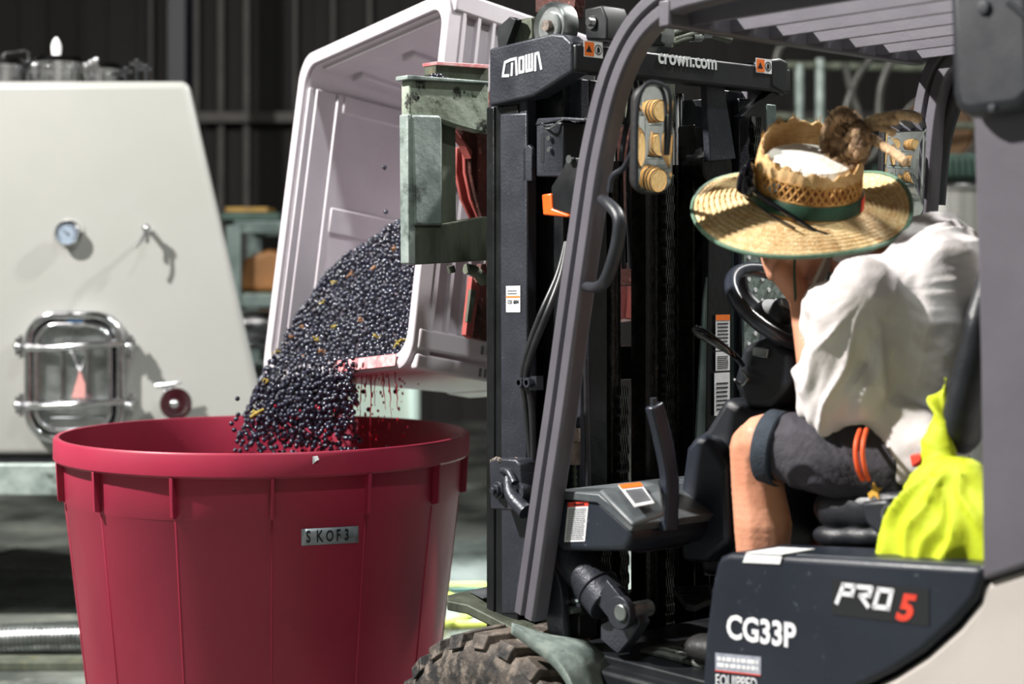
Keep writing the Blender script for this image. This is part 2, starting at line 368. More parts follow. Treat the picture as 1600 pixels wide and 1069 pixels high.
# lids on top
def lid(px0, px1, py0, py1, Y, cap):
    a = tk(px0, py1, Y); c = tk(px1, py1, Y); r = (c.x-a.x)/2; cx_ = (a.x+c.x)/2; h = tk(0, py0, Y).z-zt
    b = B(); lathe(b, [(0, 0), (r*.9, 0), (r*.9, h*.6), (r, h*.62), (r, h*.76), (r*.8, h*.95), (0, h)], (cx_, Y, zt), seg=40)
    return obj('hatch', b, M['stainless'], tank, smooth=True)
l1 = lid(48, 136, 88, 122, 7.3, 1); l2 = lid(-40, 60, 93, 122, 7.45, 1); l3 = lid(110, 196, 98, 124, 7.62, 1)
b = B(); tube(b, [tk(5, 98, 7.4), tk(5, 86, 7.4), tk(9, 83, 7.4), tk(40, 79, 7.4), tk(45, 82, 7.4), tk(45, 96, 7.4)], .007, 8); obj('handle', b, M['stainless'], l2, smooth=True)
c0 = tk(88, 90, 7.3)
b = B(); lathe(b, [(0, 0), (.017, 0), (.021, .03), (.022, .05), (.015, .072), (.006, .086), (0, .09)], c0, seg=16); obj('valve_cap', b, M['sticker'], l1, smooth=True, label='white bullet-shaped cap')
for px, py in ((54, 112), (134, 112), (150, 104), (143, 108)):
    b = B(); c = tk(px, py, 7.2); cyl(b, c-UP*.03, c+UP*.025, .01, 10); ball(b, c+UP*.03, .014, 2); box(b, c, (.016, 0, 0), (0, .01, 0), (0, 0, .006)); obj('clamp', b, M['stainless'], tank, smooth=True)
for px, py in ((214, 100), (228, 108), (197, 112), (185, 116)):
    b = B(); c = tk(px, py, 7.3); cyl(b, (c.x, c.y, zt-.002), c, .008, 10); box(b, c, (.03, 0, 0), (0, .006, 0), (0, 0, .007)); ball(b, c+UP*.012, .013, 2); obj('wing_bolt', b, M['black'], tank, smooth=True)
# thermometer
g = tk(110, 365, 7.0)
b = B(); lathe(b, [(0, .0), (.062, 0), (.062, .004), (.055, .006)], g+V((0, -.001, 0)), (0, -1, 0), 40); fl = obj('gauge_flange', b, M['cream'], tank, smooth=True)
b = B(); lathe(b, [(0, .0), (.012, 0), (.012, .03), (.05, .034), (.052, .055), (.046, .06), (.045, .055)], g, (0, -1, 0), 40); th = obj('thermometer', b, M['stainless'], tank, smooth=True)
b = B(); lathe(b, [(0, .055), (.0455, .055)], g, (0, -1, 0), 40); obj('dial_face', b, mat('pale_blue_dial', (120, 132, 146), .5), th)
b = B()
for k in range(25):
    a = math.radians(-225+k*270/24+0); d = V((math.cos(a), 0, -math.sin(a))); n_ = V((d.z, 0, -d.x)); c = g+V((0, -.0556, 0))
    prism(b, [c+d*.033+n_*.0016, c+d*.033-n_*.0016, c+d*.041-n_*.0016, c+d*.041+n_*.0016], (0, -.0005, 0))
d = V((-.75, 0, .66)); n_ = V((d.z, 0, -d.x)); prism(b, [c-d*.014+n_*.004, c-d*.014-n_*.004, c+d*.034], (0, -.001, 0)); obj('needle', b, M['ink'], th)
# sample valve with lever
g = tk(236, 362, 7.0)
b = B(); cyl(b, g, g+V((0, -.09, 0)), .012, 14); cyl(b, g+V((0, -.07, .02)), g+V((0, -.07, -.05)), .009, 12); ball(b, g+V((0, -.09, .012)), .019, 2)
tube(b, [g+V((0, -.095, .01)), g+V((-.015, -.115, -.04)), g+V((-.04, -.125, -.07))], .007, 8, sm=4); obj('sample_valve', b, M['stainless'], tank, smooth=True)
# manhole door
mc = tk(122, 588, 7.0); mw = .155*2700/7/2.6*.0 + (tk(200, 0).x-tk(45, 0).x); mh = tk(0, 486).z-tk(0, 690).z
X = V((1, 0, 0))
def ring_plate(bm, w0, h0, w1, h1, r, y0, y1, c=mc):
    o = rrect(w0, h0, r, 8); i = rrect(w1, h1, max(.01, r-(w0-w1)/2), 8); n_ = len(o); vs = []
    for outl, yy in ((o, y0), (o, y1), (i, y1), (i, y0)): vs.append([bm.verts.new(c+V((a, -yy, bb))) for a, bb in outl])
    for q in range(4):
        for k in range(n_): bm.faces.new((vs[q][k], vs[q][(k+1) % n_], vs[(q+1) % 4][(k+1) % n_], vs[(q+1) % 4][k]))
b = B(); ring_plate(b, mw, mh, mw-.07, mh-.07, .13, 0, .075); door = obj('manhole_door', b, M['stainless'], tank, bevel=.012, seg=3)
b = B(); ring_plate(b, mw-.09, mh-.09, mw-.13, mh-.13, .1, 0, .09); obj('door_ring', b, M['stainless'], door, bevel=.008, seg=3)
b = B(); plate(b, mc+V((0, -.01, 0)), X, UP, rrect(mw-.075, mh-.075, .1, 8), (0, -.045, 0)); obj('door_panel', b, M['stainless_dull'], door, bevel=.02, seg=4)
b = B()
zz0 = tk(0, 624).z; zz1 = tk(0, 540).z
for px in (104, 143): 
    x_ = tk(px, 0).x; boxW(b, x_-.006, x_+.006, 6.915, 6.95, zz0, zz1)
obj('stiffener', b, M['stainless'], door, bevel=.003)
b = B(); boxW(b, tk(107, 0).x, tk(141, 0).x, 6.936, 6.945, zz0, zz1); pn = obj('pressed_panel', b, M['stainless_dull'], door)
b = B(); prism(b, [tk(112, 622, 6.93), tk(141, 622, 6.93), tk(125, 578, 6.93)], (0, -.003, 0)); obj('pink_reflection', b, mat('pink_reflection_tint', (186, 132, 128), .5), door, label='pink triangle painted for the reflection in the door panel')  # pinkish reflection in the door panel, put in as a flat coloured triangle
b = B()
for q in ((106, 538), (141, 538)):
    a = tk(q[0], q[1], 6.932); c = tk(125, 580, 6.932); d = (c-a).normalized(); s_ = d.cross(V((0, 1, 0)))*.003; prism(b, [a-s_, a+s_, c+s_, c-s_], (0, -.003, 0))
obj('cross_stripe', b, M['white_paint'], door)
b = B(); x0_, x1_ = tk(85, 0).x, tk(170, 0).x; boxW(b, x0_, x1_, 6.925, 6.95, tk(0, 672).z, tk(0, 650).z); obj('door_handle_bar', b, M['stainless'], door, bevel=.006)
b = B(); plate(b, mc+V((0, -.056, 0))+V((.0, 0, tk(0, 505).z-mc.z)), X, UP, rrect(.075, .022, .01, 4), (0, -.001, 0)); obj('door_sticker', b, mat('blue_printed_film', (60, 150, 214), .3), door, label='small bright blue marking')
for py in (541, 632):
    zz = tk(0, py).z
    b = B(); tube(b, [tk(26, py+3, 6.93), tk(75, py+3, 6.9), tk(122, py, 6.885), tk(165, py-3, 6.9), tk(212, py-6, 6.93)], .016, 10, sm=5)
    bar = obj('clamp_bar', b, M['stainless'], door, smooth=True)
    for px in (33, 205):
        b = B(); c = tk(px, py, 6.93); cyl(b, c+V((0, .06, 0)), c+V((0, -.05, 0)), .014, 12); box(b, c+V((0, -.03, 0)), (.012, 0, 0), (0, .012, 0), (0, 0, .034)); cyl(b, c-UP*.05, c+UP*.045, .009, 10); ball(b, c+V((0, -.05, 0)), .018, 2); obj('wing_nut', b, M['stainless'], bar, smooth=True)
# outlet valve
g = tk(272, 628, 7.0)
b = B(); cyl(b, g, g+V((0, -.08, 0)), .045, 24); lathe(b, [(.045, 0), (.066, .0), (.066, .03), (.05, .03), (.05, .015), (.02, .015), (0, .015)], g+V((.02, -.08, 0)), (.35, -1, 0), 28)
ball(b, g+V((.02, -.1, 0)), .02, 2); cyl(b, g+V((-.03, -.05, .05)), g+V((.02, -.05, .085)), .008, 8); tube(b, [g+V((-.06, -.08, .075)), g+V((0, -.09, .08)), g+V((.05, -.09, .09))], .007, 8); ov = obj('outlet_valve', b, M['stainless'], tank, smooth=True)

# second pale tank glimpsed between the bins
t2 = thing('wine_tank', 'pale green-white tank glimpsed behind the maroon bin rim, below the tipped tub', 'tank', (P(585, 0, 8.6).x, 8.9, 0))
b = B(); boxW(b, P(538, 0, 8.6).x, P(640, 0, 8.6).x, 8.6, 9.6, P(0, 690, 8.6).z, P(0, 560, 8.6).z); obj('tank_body', b, mat('pale_green_tank_paint', (190, 204, 194), .4), t2, bevel=.04, seg=4)
for dx in (-.12, .12):
    b = B(); boxW(b, P(585, 0, 8.6).x+dx-.03, P(585, 0, 8.6).x+dx+.03, 8.7, 8.76, 0, P(0, 690, 8.6).z); obj('leg', b, M['stainless_dull'], t2)

# steel stillage with odds and ends, left of the tipped tub
rk = thing('steel_stillage', 'grey-green tube steel stillage holding orange-brown goods between cream tank and white tub', 'rack', (P(415, 0, 10.2).x, 10.4, 0))
x0_, x1_ = P(366, 0, 10).x, P(500, 0, 10).x
for x_ in (x0_, x1_):
    for y_ in (10, 10.8):
        b = B(); boxW(b, x_-.045, x_+.045, y_-.04, y_+.04, 0, P(0, 352, 10).z); obj('post', b, M['teal_light'], rk, bevel=.01)
for zz in (P(0, 355, 10).z, P(0, 470, 10).z, P(0, 585, 10).z):
    b = B(); boxW(b, x0_, x1_, 9.98, 10.06, zz-.04, zz+.04); boxW(b, x0_, x1_, 10.74, 10.82, zz-.04, zz+.04); boxW(b, x0_, x0_+.05, 10, 10.8, zz-.03, zz+.03); obj('shelf_rail', b, M['teal_light'], rk, bevel=.008)
b = B(); boxW(b, x0_, x1_, 10, 10.8, P(0, 470, 10).z+.035, P(0, 470, 10).z+.05); obj('shelf_board', b, M['galv_dirty'], rk)
b = B(); a = P(398, 462, 10.2); zz = P(0, 470, 10).z+.052
prism(b, [(a.x-.12, 10.1, zz), (a.x+.55, 10.1, zz), (a.x+.5, 10.1, zz+.13), (a.x+.1, 10.1, zz+.26), (a.x-.05, 10.1, zz+.2)], (0, .5, 0))
tag(obj('wrapped_bundle', b, M['wrap'], bevel=.03, seg=3), 'orange-brown bundle lying on the stillage left of the white tub', 'bundle')
b = B(); a = P(380, 0, 10.2); zz = P(0, 355, 10).z+.042; boxW(b, a.x-.12, a.x+.24, 10.1, 10.5, zz, zz+.05); tag(obj('green_crate', b, M['green_paint'], bevel=.01), 'dark green tray on top of the stillage by the cream tank', 'tray')
b = B(); boxW(b, a.x-.1, a.x+.16, 10.14, 10.46, zz+.052, zz+.085); tag(obj('timber_board', b, M['board'], bevel=.005), 'mustard timber board lying on the dark green tray', 'board')
# steel pump under it
b = B(); c = P(404, 510, 9.7); cyl(b, c+V((-.16, 0, 0)), c+V((.2, 0, .01)), .09, 24); cyl(b, c+V((-.19, 0, 0)), c+V((-.16, 0, 0)), .11, 24); lathe(b, [(.12, 0), (.12, .03), (0, .03)], c+V((.2, 0, 0)), (1, 0, 0), 20)
boxW(b, c.x-.2, c.x+.24, c.y-.14, c.y+.14, c.z-.13, c.z-.09)
for sx in (-.16, .2):
    for sy in (-.1, .1): boxW(b, c.x+sx-.02, c.x+sx+.02, c.y+sy-.02, c.y+sy+.02, 0, c.z-.12)
tag(obj('steel_pump', b, M['stainless'], smooth=True, bevel=.004), 'round steel pump on legs right of the cream tank edge', 'pump')

# corrugated steel hose by the tank
b = B(); a = P(-60, 998, 6.5); a.z = .075+.0; pts = []; rr = []
y_ = 6.52; xL = P(-60, 0, y_).x; xR = P(200, 0, y_).x; n_ = 150; rh = 23/F*y_
for i in range(n_+1):
    f = i/n_; pts.append(V((xL+(xR-xL)*f, y_+.02*math.sin(f*3), rh+.006+.02*f))); rr.append(rh+.004*math.sin(i*PI/2) if i % 2 else rh-.004*(1 if i % 4 else -1))
tube(b, pts, rr, 20); tag(obj('corrugated_hose', b, M['stainless_dull'], smooth=True), 'ribbed stainless steel hose lying on the floor left of the maroon bin', 'hose')

# hoses on the floor between bin and mast
b = B(); c = PZ(742, 945, 0)
tube(b, [PZ(640, 918, .02), PZ(715, 916, .02), PZ(765, 917, .02), PZ(815, 930, .02), PZ(830, 955, .02), PZ(800, 975, .02), PZ(765, 975, .02), PZ(700, 976, .02), PZ(640, 970, .02)], .017, 10, sm=8)
tag(obj('garden_hose', b, M['hose_yellow'], smooth=True), 'yellow-green hose looped on the floor behind the mast, widest loop', 'hose')
b = B(); tube(b, [PZ(690, 925, .045), PZ(710, 936, .03), PZ(735, 958, .02), PZ(718, 968, .02), PZ(690, 975, .055)], .015, 10, sm=8)
tag(obj('garden_hose', b, M['hose_yellow'], smooth=True), 'short yellow-green hose bend lying inside the wider hose loop', 'hose')
b = B(); tube(b, [PZ(640, 924, .02), PZ(715, 922, .02), PZ(772, 923, .02), PZ(800, 940, .02)], .012, 8, sm=6)
tag(obj('rubber_hose', b, M['hose_teal'], smooth=True), 'dark teal hose lying beside the yellow-green hose loop', 'hose')
# ------------------------------------------------------------------ maroon fermenting bin
BY = 4.7; BX = (414-800)/F*BY; RZ = 1.057
bc = V((BX, BY, 0))
vat = thing('fermenting_bin', 'round maroon plastic bin with thick rim and SKOF3 tape, catching the falling grapes', 'bin', bc)
R0 = .578
b = B()
zb_ = .02
prof = [(0, zb_+.02), (.44, zb_+.02), (.445, zb_+.05), (.540, RZ-.12), (.558, RZ-.01), (.562, RZ), (R0-.004, RZ), (R0, RZ-.006), (R0, RZ-.058), (R0-.006, RZ-.064), (R0-.024, RZ-.064),
        (.556, RZ-.06), (.5515, RZ-.17), (.549, RZ-.174), (.454, zb_+.03), (.446, zb_), (0, zb_)]
lathe(b, prof, bc, seg=96); obj('bin_shell', b, M['maroon'], vat, smooth=True)
def shellr(z): return .549+(z-(RZ-.174))*(.549-.454)/(RZ-.174-zb_-.03)
for k in range(14):
    a = math.radians(10.3+k*360/14); d = V((math.sin(a), -math.cos(a), 0)); n_ = V((d.y, -d.x, 0))
    b = B(); hw = .0045
    pr = [(.548, RZ-.062), (R0-.002, RZ-.062), (R0-.008, RZ-.165), (.543, RZ-.170)]
    prism(b, [bc+d*r+UP*z-n_*hw for r, z in pr], n_*hw*2)
    prism(b, [bc+d*(shellr(RZ-.18)-.004)+UP*(RZ-.172)-n_*.002, bc+d*(shellr(RZ-.18)+.0025)+UP*(RZ-.172)-n_*.002, bc+d*(shellr(.06)+.0025)+UP*.06-n_*.002, bc+d*(shellr(.06)-.004)+UP*.06-n_*.002], n_*.004)
    obj('rib', b, M['maroon'], vat, bevel=.0012, seg=1)
# tape label
def vatp(px, py, off=.0012):
    # ray against the tapering shell
    d = ray(px, py); Y = 4.1
    for _ in range(30):
        p = CAM+d*Y; r = shellr(min(p.z, RZ-.18))+off; dx = p.x-BX; Y = BY-math.sqrt(max(0, r*r-dx*dx)) if abs(dx) < r else BY
    return CAM+d*Y
b = B(); n_ = 10; top = []; bot = []
for i in range(n_+1):
    f = i/n_; px = 471+(560-471)*f; top.append(b.verts.new(vatp(px, 827-5*f))); bot.append(b.verts.new(vatp(px, 853-5*f)))
for i in range(n_): b.faces.new((top[i], top[i+1], bot[i+1], bot[i]))
tp = obj('tape_label', b, M['tape'], vat, smooth=True, solid=.001, label='silver tape strip with black letters')
for ch, px in zip('SKOF3', (478, 494, 509, 525, 538)):
    a = vatp(px, 848.5-(px-471)*5/89, .0022); c = vatp(px+11, 848.5-(px+11-471)*5/89, .0022); u = vatp(px, 830, .0022)
    text('letter', ch, a, c-a, u-a, .044 if ch != 'O' else .042, M['ink'], tp, bold=.012, width=.62)
b = B(); tt = vatp(487, 716)
c = V((P(487, 0, 4.12).x, BY-math.sqrt((R0+.0006)**2-(P(487, 0, 4.12).x-BX)**2), RZ-.018))
prism(b, [c+V((-.012, 0, -.008)), c+V((-.004, 0, -.004)), c+V((-.002, 0, -.012)), c+V((.006, 0, -.004)), c+V((.014, 0, .0)), c+V((.01, 0, .009)), c+V((-.008, 0, .007))], (0, .003, 0))
obj('scuff', b, M['white_paint'], vat, label='small white scuff on rim')

# ------------------------------------------------------------------ tipped white tub
org = V((-.4525, 4.7916, 1.7223)); U_ = V((.0973, .1805, .9787)).normalized(); Vn = V((.5538, -.8269, .0974)); Vn = (Vn-U_*Vn.dot(U_)).normalized(); W_ = U_.cross(Vn)
SU = .5204; SV = .4511
DEP = .60
def tb(u, v, w_): return org+U_*u*SU+Vn*v*SV+W_*w_
tub = thing('harvest_tub', 'big white plastic picking tub tipped on its side, pouring black grapes', 'tub', org-UP*.5)
def tubshell(bm, ins, w0, w1, taper):
    rs = []
    for w_, k in ((w0, 1.0), (w1, 1-taper)):
        ring = []
        for a, c in rrect(2, 2, .13, 6): ring.append(bm.verts.new(tb(a*(k-ins), c*(k-ins), w_)))
        rs.append(ring)
    return rs
b = B()
o1 = tubshell(b, .035, .0, DEP, .07); i1 = tubshell(b, .085, .0, DEP-.05, .07)
n_ = len(o1[0])
for k in range(n_):
    k2 = (k+1) % n_
    b.faces.new((o1[0][k], o1[0][k2], o1[1][k2], o1[1][k])); b.faces.new((i1[0][k], i1[1][k], i1[1][k2], i1[0][k2])); b.faces.new((o1[0][k], i1[0][k], i1[0][k2], o1[0][k2]))
b.faces.new(o1[1]); b.faces.new(i1[1][::-1])
obj('tub_shell', b, M['white_plastic'], tub, smooth=True)
# rim flange around the mouth
b = B(); out = rrect(2.0, 2.0, .14, 7); vs = []
for ins, w_ in ((0, -.012), (0, .045), (.035, .045), (.035, .01), (.06, .004), (.075, -.0), (.08, -.012), (.03, -.02)):
    vs.append([b.verts.new(tb(a*(1-ins), c*(1-ins), w_)) for a, c in out])
n_ = len(out); m_ = len(vs)
for q in range(m_):
    for k in range(n_): b.faces.new((vs[q][k], vs[q][(k+1) % n_], vs[(q+1) % m_][(k+1) % n_], vs[(q+1) % m_][k]))
obj('rim', b, M['white_plastic'], tub, bevel=.003)
# inner step ribs beside the rim (three thin steps) and wall frames
def tbox(bm, u0, u1, v0, v1, w0, w1):
    prism(bm, [tb(u0, v0, w0), tb(u1, v0, w0), tb(u1, v1, w0), tb(u0, v1, w0)], W_*(w1-w0))
def wallpt(side, a, w_, depth):
    """point on inner face of a wall: side 'far' (v=-1) or 'top' (u=+1), 'low' (u=-1)"""
    k = (1-.07*w_/DEP)-.085-depth
    return {'far': tb(a, -k, w_), 'top': tb(k, a, w_), 'low': tb(-k, a, w_)}[side]
def wallbox(bm, side, a0, a1, w0, w1, dep):
    prism(bm, [wallpt(side, a0, w0, -.01), wallpt(side, a1, w0, -.01), wallpt(side, a1, w1, -.01), wallpt(side, a0, w1, -.01)],
          (wallpt(side, 0, .2, dep)-wallpt(side, 0, .2, -.01)))
b = B(); wallbox(b, 'far', -.80, .80, .03, .10, .016); wallbox(b, 'far', -.80, .80, .10, .13, .028); wallbox(b, 'far', -.8, .8, .005, .03, .008)
obj('wall_step', b, M['white_plastic'], tub, bevel=.004)
for a0, a1 in ((-.06, .10), (.68, .80), (-.84, -.74)):
    b = B(); wallbox(b, 'far', a0, a1, .12, .545, .035); obj('wall_rib', b, M['white_plastic'], tub, bevel=.006)
b = B(); wallbox(b, 'far', -.78, .78, .5, .547, .035); obj('wall_rib', b, M['white_plastic'], tub, bevel=.006)
for a0, a1 in ((-.78, -.62), (-.08, .08), (.6, .74)):
    b = B(); wallbox(b, 'top', a0, a1, .12, .545, .035); obj('wall_rib', b, M['white_plastic'], tub, bevel=.006)
b = B(); wallbox(b, 'top', -.8, .8, .02, .1, .02); obj('wall_step', b, M['white_plastic'], tub, bevel=.004)
# outer slotted wall facing the truck (v=+1): frame + slats + bands
def ow(u, w_, d): 
    k = (1-.07*w_/DEP)-.035+d; return tb(u, k, w_)
def owbox(bm, u0, u1, w0, w1, d0, d1): prism(bm, [ow(u0, w0, d0), ow(u1, w0, d0), ow(u1, w1, d0), ow(u0, w1, d0)], ow(0, .2, d1)-ow(0, .2, d0))
for (u0, u1) in ((-1.0, -.92), (-.90, -.79), (.88, .995), (-.03, .03)):
    b = B(); owbox(b, u0, u1, .0, DEP-.02, -.02, .05); obj('wall_band', b, M['white_plastic'], tub, bevel=.008, seg=3)
for i in range(11):
    w_ = .03+i*.05
    b = B(); owbox(b, -.80, -.02, w_, w_+.010, -.02, .046); owbox(b, .02, .89, w_, w_+.010, -.02, .046); obj('slat', b, M['white_plastic'], tub)
for (u0) in (-.36, .36):
    b = B(); owbox(b, u0-.02, u0+.02, .02, DEP-.03, -.02, .03); obj('wall_band', b, M['white_plastic'], tub, bevel=.004)
for (u0, w0) in ((-.845, .2), (-.96, .2), (.935, .3)):
    b = B()
    for i in range(9): owbox(b, u0-.022, u0+.022, w0+i*.017, w0+.007+i*.017, .045, .055)
    obj('vent_slot', b, M['print'], tub)
# pinkish juice-wet lip
b = B(); pts = [tb(-.985, v_, -.0225) for v_ in (.1, .86)]+[tb(-.925, v_, -.0225) for v_ in (.86, .1)]; prism(b, pts, -W_*.002); obj('juice_stain', b, M['red_stain'], tub, label='red juice stain on lower lip')
# base skids
for u0 in (-.8, 0, .8):
    b = B(); tbox(b, u0-.1, u0+.1, -.86, .86, DEP, DEP+.1); obj('base_skid', b, M['white_plastic'], tub, bevel=.01)

# ------------------------------------------------------------------ grapes
rg = random.Random(11)
def inside(poly, x, y):
    r = False; j = len(poly)-1
    for i in range(len(poly)):
        xi, yi = poly[i]; xj, yj = poly[j]
        if (yi > y) != (yj > y) and x < (xj-xi)*(y-yi)/(yj-yi)+xi: r = not r
        j = i
    return r
pile = [(648, 330), (636, 340), (608, 352), (575, 378), (535, 402), (505, 432), (484, 468), (452, 505), (430, 538), (424, 565), (470, 592), (545, 588), (545, 574), (640, 560), (652, 430)]
cell = {}
def okay(p, r):
    k = (int(p.x//.016), int(p.y//.016), int(p.z//.016))
    for dx in (-1, 0, 1):
        for dy in (-1, 0, 1):
            for dz in (-1, 0, 1):
                for q in cell.get((k[0]+dx, k[1]+dy, k[2]+dz), ()):
                    if (p-q).length < r*1.75: return False
    cell.setdefault(k, []).append(p); return True
G = []
def pileY(px, py): return 4.375+(645-px)*.0031+(565-py)*.0020
for lay in range(6):
    for _ in range(2300):
        px = rg.uniform(422, 654); py = rg.uniform(328, 594)
        if not inside(pile, px, py): continue
        Y = pileY(px, py)+lay*.013+rg.uniform(0, .012); r = rg.uniform(.0064, .0082); p = P(px, py, Y)
        if okay(p, r): G.append((p, r, lay))
# the falling stream
def stream(py, f):
    """f 0..1 across the stream at height py: pixel x"""
    k = (py-560)/150; xl = 424-58*k-8*math.sin(k*3); xr = 548+22*k if py > 592 else 556
    return xl+(xr-xl)*f
for lay in range(7):
    for _ in range(700):
        py = 556+abs(rg.gauss(0, 1))*62+rg.uniform(0, 40); 
        if py > 765: continue
        f = rg.random()
        if py > 640 and rg.random() < (py-640)/190: continue
        if py > 575 and f > .70 and rg.random() < (f-.70)*3.2: continue
        if py > 600 and f < .12 and rg.random() < .5: continue
        px = stream(py, f); Y = 4.98-.50*f+lay*.028+rg.uniform(-.02, .03); p = P(px, py, Y); r = rg.uniform(.0062, .008)
        if okay(p, r): G.append((p, r, lay))
for px, py in ((371, 623), (369, 655), (372, 648), (362, 662), (366, 672), (606, 700), (568, 612), (585, 705), (630, 338), (628, 345), (601, 262), (603, 331), (576, 640), (548, 632), (380, 690), (545, 655), (618, 612)):
    p = P(px, py, 4.75 if py > 400 else 4.9); G.append((p, .007, -1))
# largest / nearest 300 as things of their own
def vis(g): return g[0].y+g[2]*.6
G.sort(key=vis); near = G[:4000]; 
idx = set(); order = sorted(range(len(G)), key=lambda i: (max(G[i][2], -1) > 0, G[i][2] != -1, -G[i][1]/G[i][0].y)); idx = set(order[:300])
sbm = B(); bmesh.ops.create_icosphere(sbm, subdivisions=3, radius=1)
gme = bpy.data.meshes.new('grape'); sbm.to_mesh(gme); sbm.free(); gme.materials.append(M['grape']); gme.polygons.foreach_set('use_smooth', [True]*len(gme.polygons))
rest = []
first = None
for i, (p, r, lay) in enumerate(G):
    if i in idx:
        if first is None: first = bpy.data.objects.new('grape', gme); o = first
        else: o = first.copy()
        C.objects.link(o); o.location = p; o.scale = (r, r, r*rg.uniform(1, 1.15)); o.rotation_euler = (rg.uniform(0, 3), rg.uniform(0, 3), rg.uniform(0, 3))
        py = HZ-(p.z-H)/p.y*F
        if lay == -1 and py > 500: tag(o, 'single dark grape flying clear of the falling stream', 'grape', 'stray grapes beside the falling stream')
        elif lay == -1: tag(o, 'single dark grape stuck on the white tub wall above the pile', 'grape', 'stray grapes on the tub wall')
        elif py > 582: tag(o, 'blue-black grape in mid-air at the front of the stream below the tub lip', 'grape', 'falling grapes below the tub lip')
        else: tag(o, 'blue-black grape on the front face of the pile inside the tipped white tub', 'grape', 'grapes on the pile in the tub')
    else: rest.append((p, r))
me = bpy.data.meshes.new('pouring_grapes'); sb = B(); bmesh.ops.create_icosphere(sb, subdivisions=2, radius=1)
sv = [v.co.copy() for v in sb.verts]; sf = [[v.index for v in f.verts] for f in sb.faces]; sb.free()
vs = []; fs = []; off = V((P(500, 0, 4.8).x, 4.8, 1.0))
for p, r in rest:
    k = len(vs); e = V((1, 1, rg.uniform(1, 1.2))); vs.extend([tuple(p-off+V((v.x*e.x, v.y*e.y, v.z*e.z))*r) for v in sv]); fs.extend([[q+k for q in f] for f in sf])
me.from_pydata(vs, [], fs); me.materials.append(M['grape_far']); me.polygons.foreach_set('use_smooth', [True]*len(me.polygons))
o = bpy.data.objects.new('pouring_grapes', me); C.objects.link(o); o.location = off
tag(o, 'dense mass of blue-black grapes behind the front ones, sliding from tub into maroon bin', 'grapes', kind='stuff')
# stalks and bits of leaf
sp = [(584, 418, 'dark orange leaf scrap high on the grape pile', 1), (548, 428, 'orange leaf scrap left of the pile\'s upper middle', 1), (562, 500, 'tan stem cluster in the centre of the grapes', 1), (520, 513, 'pale stem scrap left of the central stem cluster', 0),
      (625, 535, 'yellow forked stem beside the near lip of the tub', 0), (503, 548, 'orange stem scrap low in the sliding grapes', 1), (457, 527, 'yellow-brown stem at the left edge of the grapes', 1), (430, 552, 'yellow stem near the far lip', 0),
      (478, 560, 'tan leaf scrap just above the tub lip', 1), (585, 422, '', 0), (400, 646, 'long yellow stem falling at the left of the stream', 0), (505, 472, 'small yellow stem on upper left of the pile', 0), (522, 440, 'short yellow-green stem near top left of pile', 0),
      (590, 526, 'green-yellow stem under the pile centre', 0), (415, 595, 'olive stem at the stream\'s left shoulder', 0), (494, 530, 'greenish stem above the lower left grapes', 0), (615, 390, 'brown scrap at top of the pile below steel frame', 1), (474, 512, 'ochre scrap on the left slope', 1)]
for px, py, lb, br in sp:
    if not lb: continue
    Y = pileY(px, py)-.012 if py < 590 else 4.83; c = P(px, py, Y); b = B()
    for k in range(3 if px != 400 else 5):
        d = V((rg.uniform(-1, 1), rg.uniform(-.3, .1), rg.uniform(-.6, .9))).normalized()*rg.uniform(.005, .010)
        s0 = c+V((rg.uniform(-.008, .008), 0, rg.uniform(-.006, .006))); tube(b, [s0-d, s0+V((0, -.003, .002)), s0+d], [.0016, .0024, .0013], 6, sm=3)
    if br: ball(b, c, (.0055, .003, .0045), 2)
    if px == 400: tube(b, [P(392, 652, 4.83), P(400, 646, 4.82), P(412, 640, 4.83)], .004, 6, sm=3)
    if px == 625: tube(b, [P(615, 545, 4.5), P(622, 534, 4.49), P(640, 529, 4.48)], .0025, 6, sm=3)
    tag(obj('stalk_scrap' if not br else 'leaf_scrap', b, M['stalk_brown'] if br else M['stalk'], smooth=True), lb, 'stem' if not br else 'leaf')
# juice running from the lip
b = B()
for k, (x0, x1, y1) in enumerate(((548, 541, 640), (556, 552, 612), (566, 562, 655), (574, 570, 628), (580, 578, 700), (588, 585, 635), (596, 603, 640), (604, 612, 655), (616, 622, 640), (560, 548, 690), (552, 556, 600), (570, 580, 600), (600, 596, 605), (545, 536, 625))):
    y0 = 584-(x0-548)*.10; Y = 4.33+(648-x0)*.0034; n_ = 7; pts = []; rr = []
    for i in range(n_+1):
        f = i/n_; pts.append(P(x0+(x1-x0)*f**.7+rg.uniform(-1.2, 1.2), y0+(y1-y0)*f, Y)); rr.append((.0024-.0016*f)*rg.uniform(.6, 1.3))
    tube(b, pts, rr, 6, sm=3)
for _ in range(150):
    px = rg.triangular(455, 690, 560) if rg.random() < .75 else rg.uniform(420, 640); py = rg.uniform(585, 712)
    if px < 540 and py < 625: continue
    if px > 640 and rg.random() < .6: continue
    r = rg.uniform(.0012, .0042); ball(b, P(px, py, rg.uniform(4.5, 4.85)), (r, r, r*rg.uniform(1, 2.2)), 1)
tag(obj('juice_drips', b, M['juice'], smooth=True), 'red grape juice strings and droplets falling from the tub lip', 'juice', kind='stuff')
# ------------------------------------------------------------------ forklift
fk = thing('forklift', 'dark grey and cream forklift with overhead guard, mast and PRO5 side panel', 'forklift', T(-.3, .45, 0))
def poly(name, pts, vec, m, s=None, t=None, parent=fk, bevel=.003, label=None, seg=2, Y=None):
    f = (lambda x, y: PS(x, y, s)) if s is not None else ((lambda x, y: PT(x, y, t)) if t is not None else (lambda x, y: P(x, y, Y)))
    b = B(); prism(b, [f(x, y) for x, y in pts], vec); return obj(name, b, m, parent, bevel=bevel, seg=seg, label=label)
def zS(py, px, s): return PS(px, py, s).z
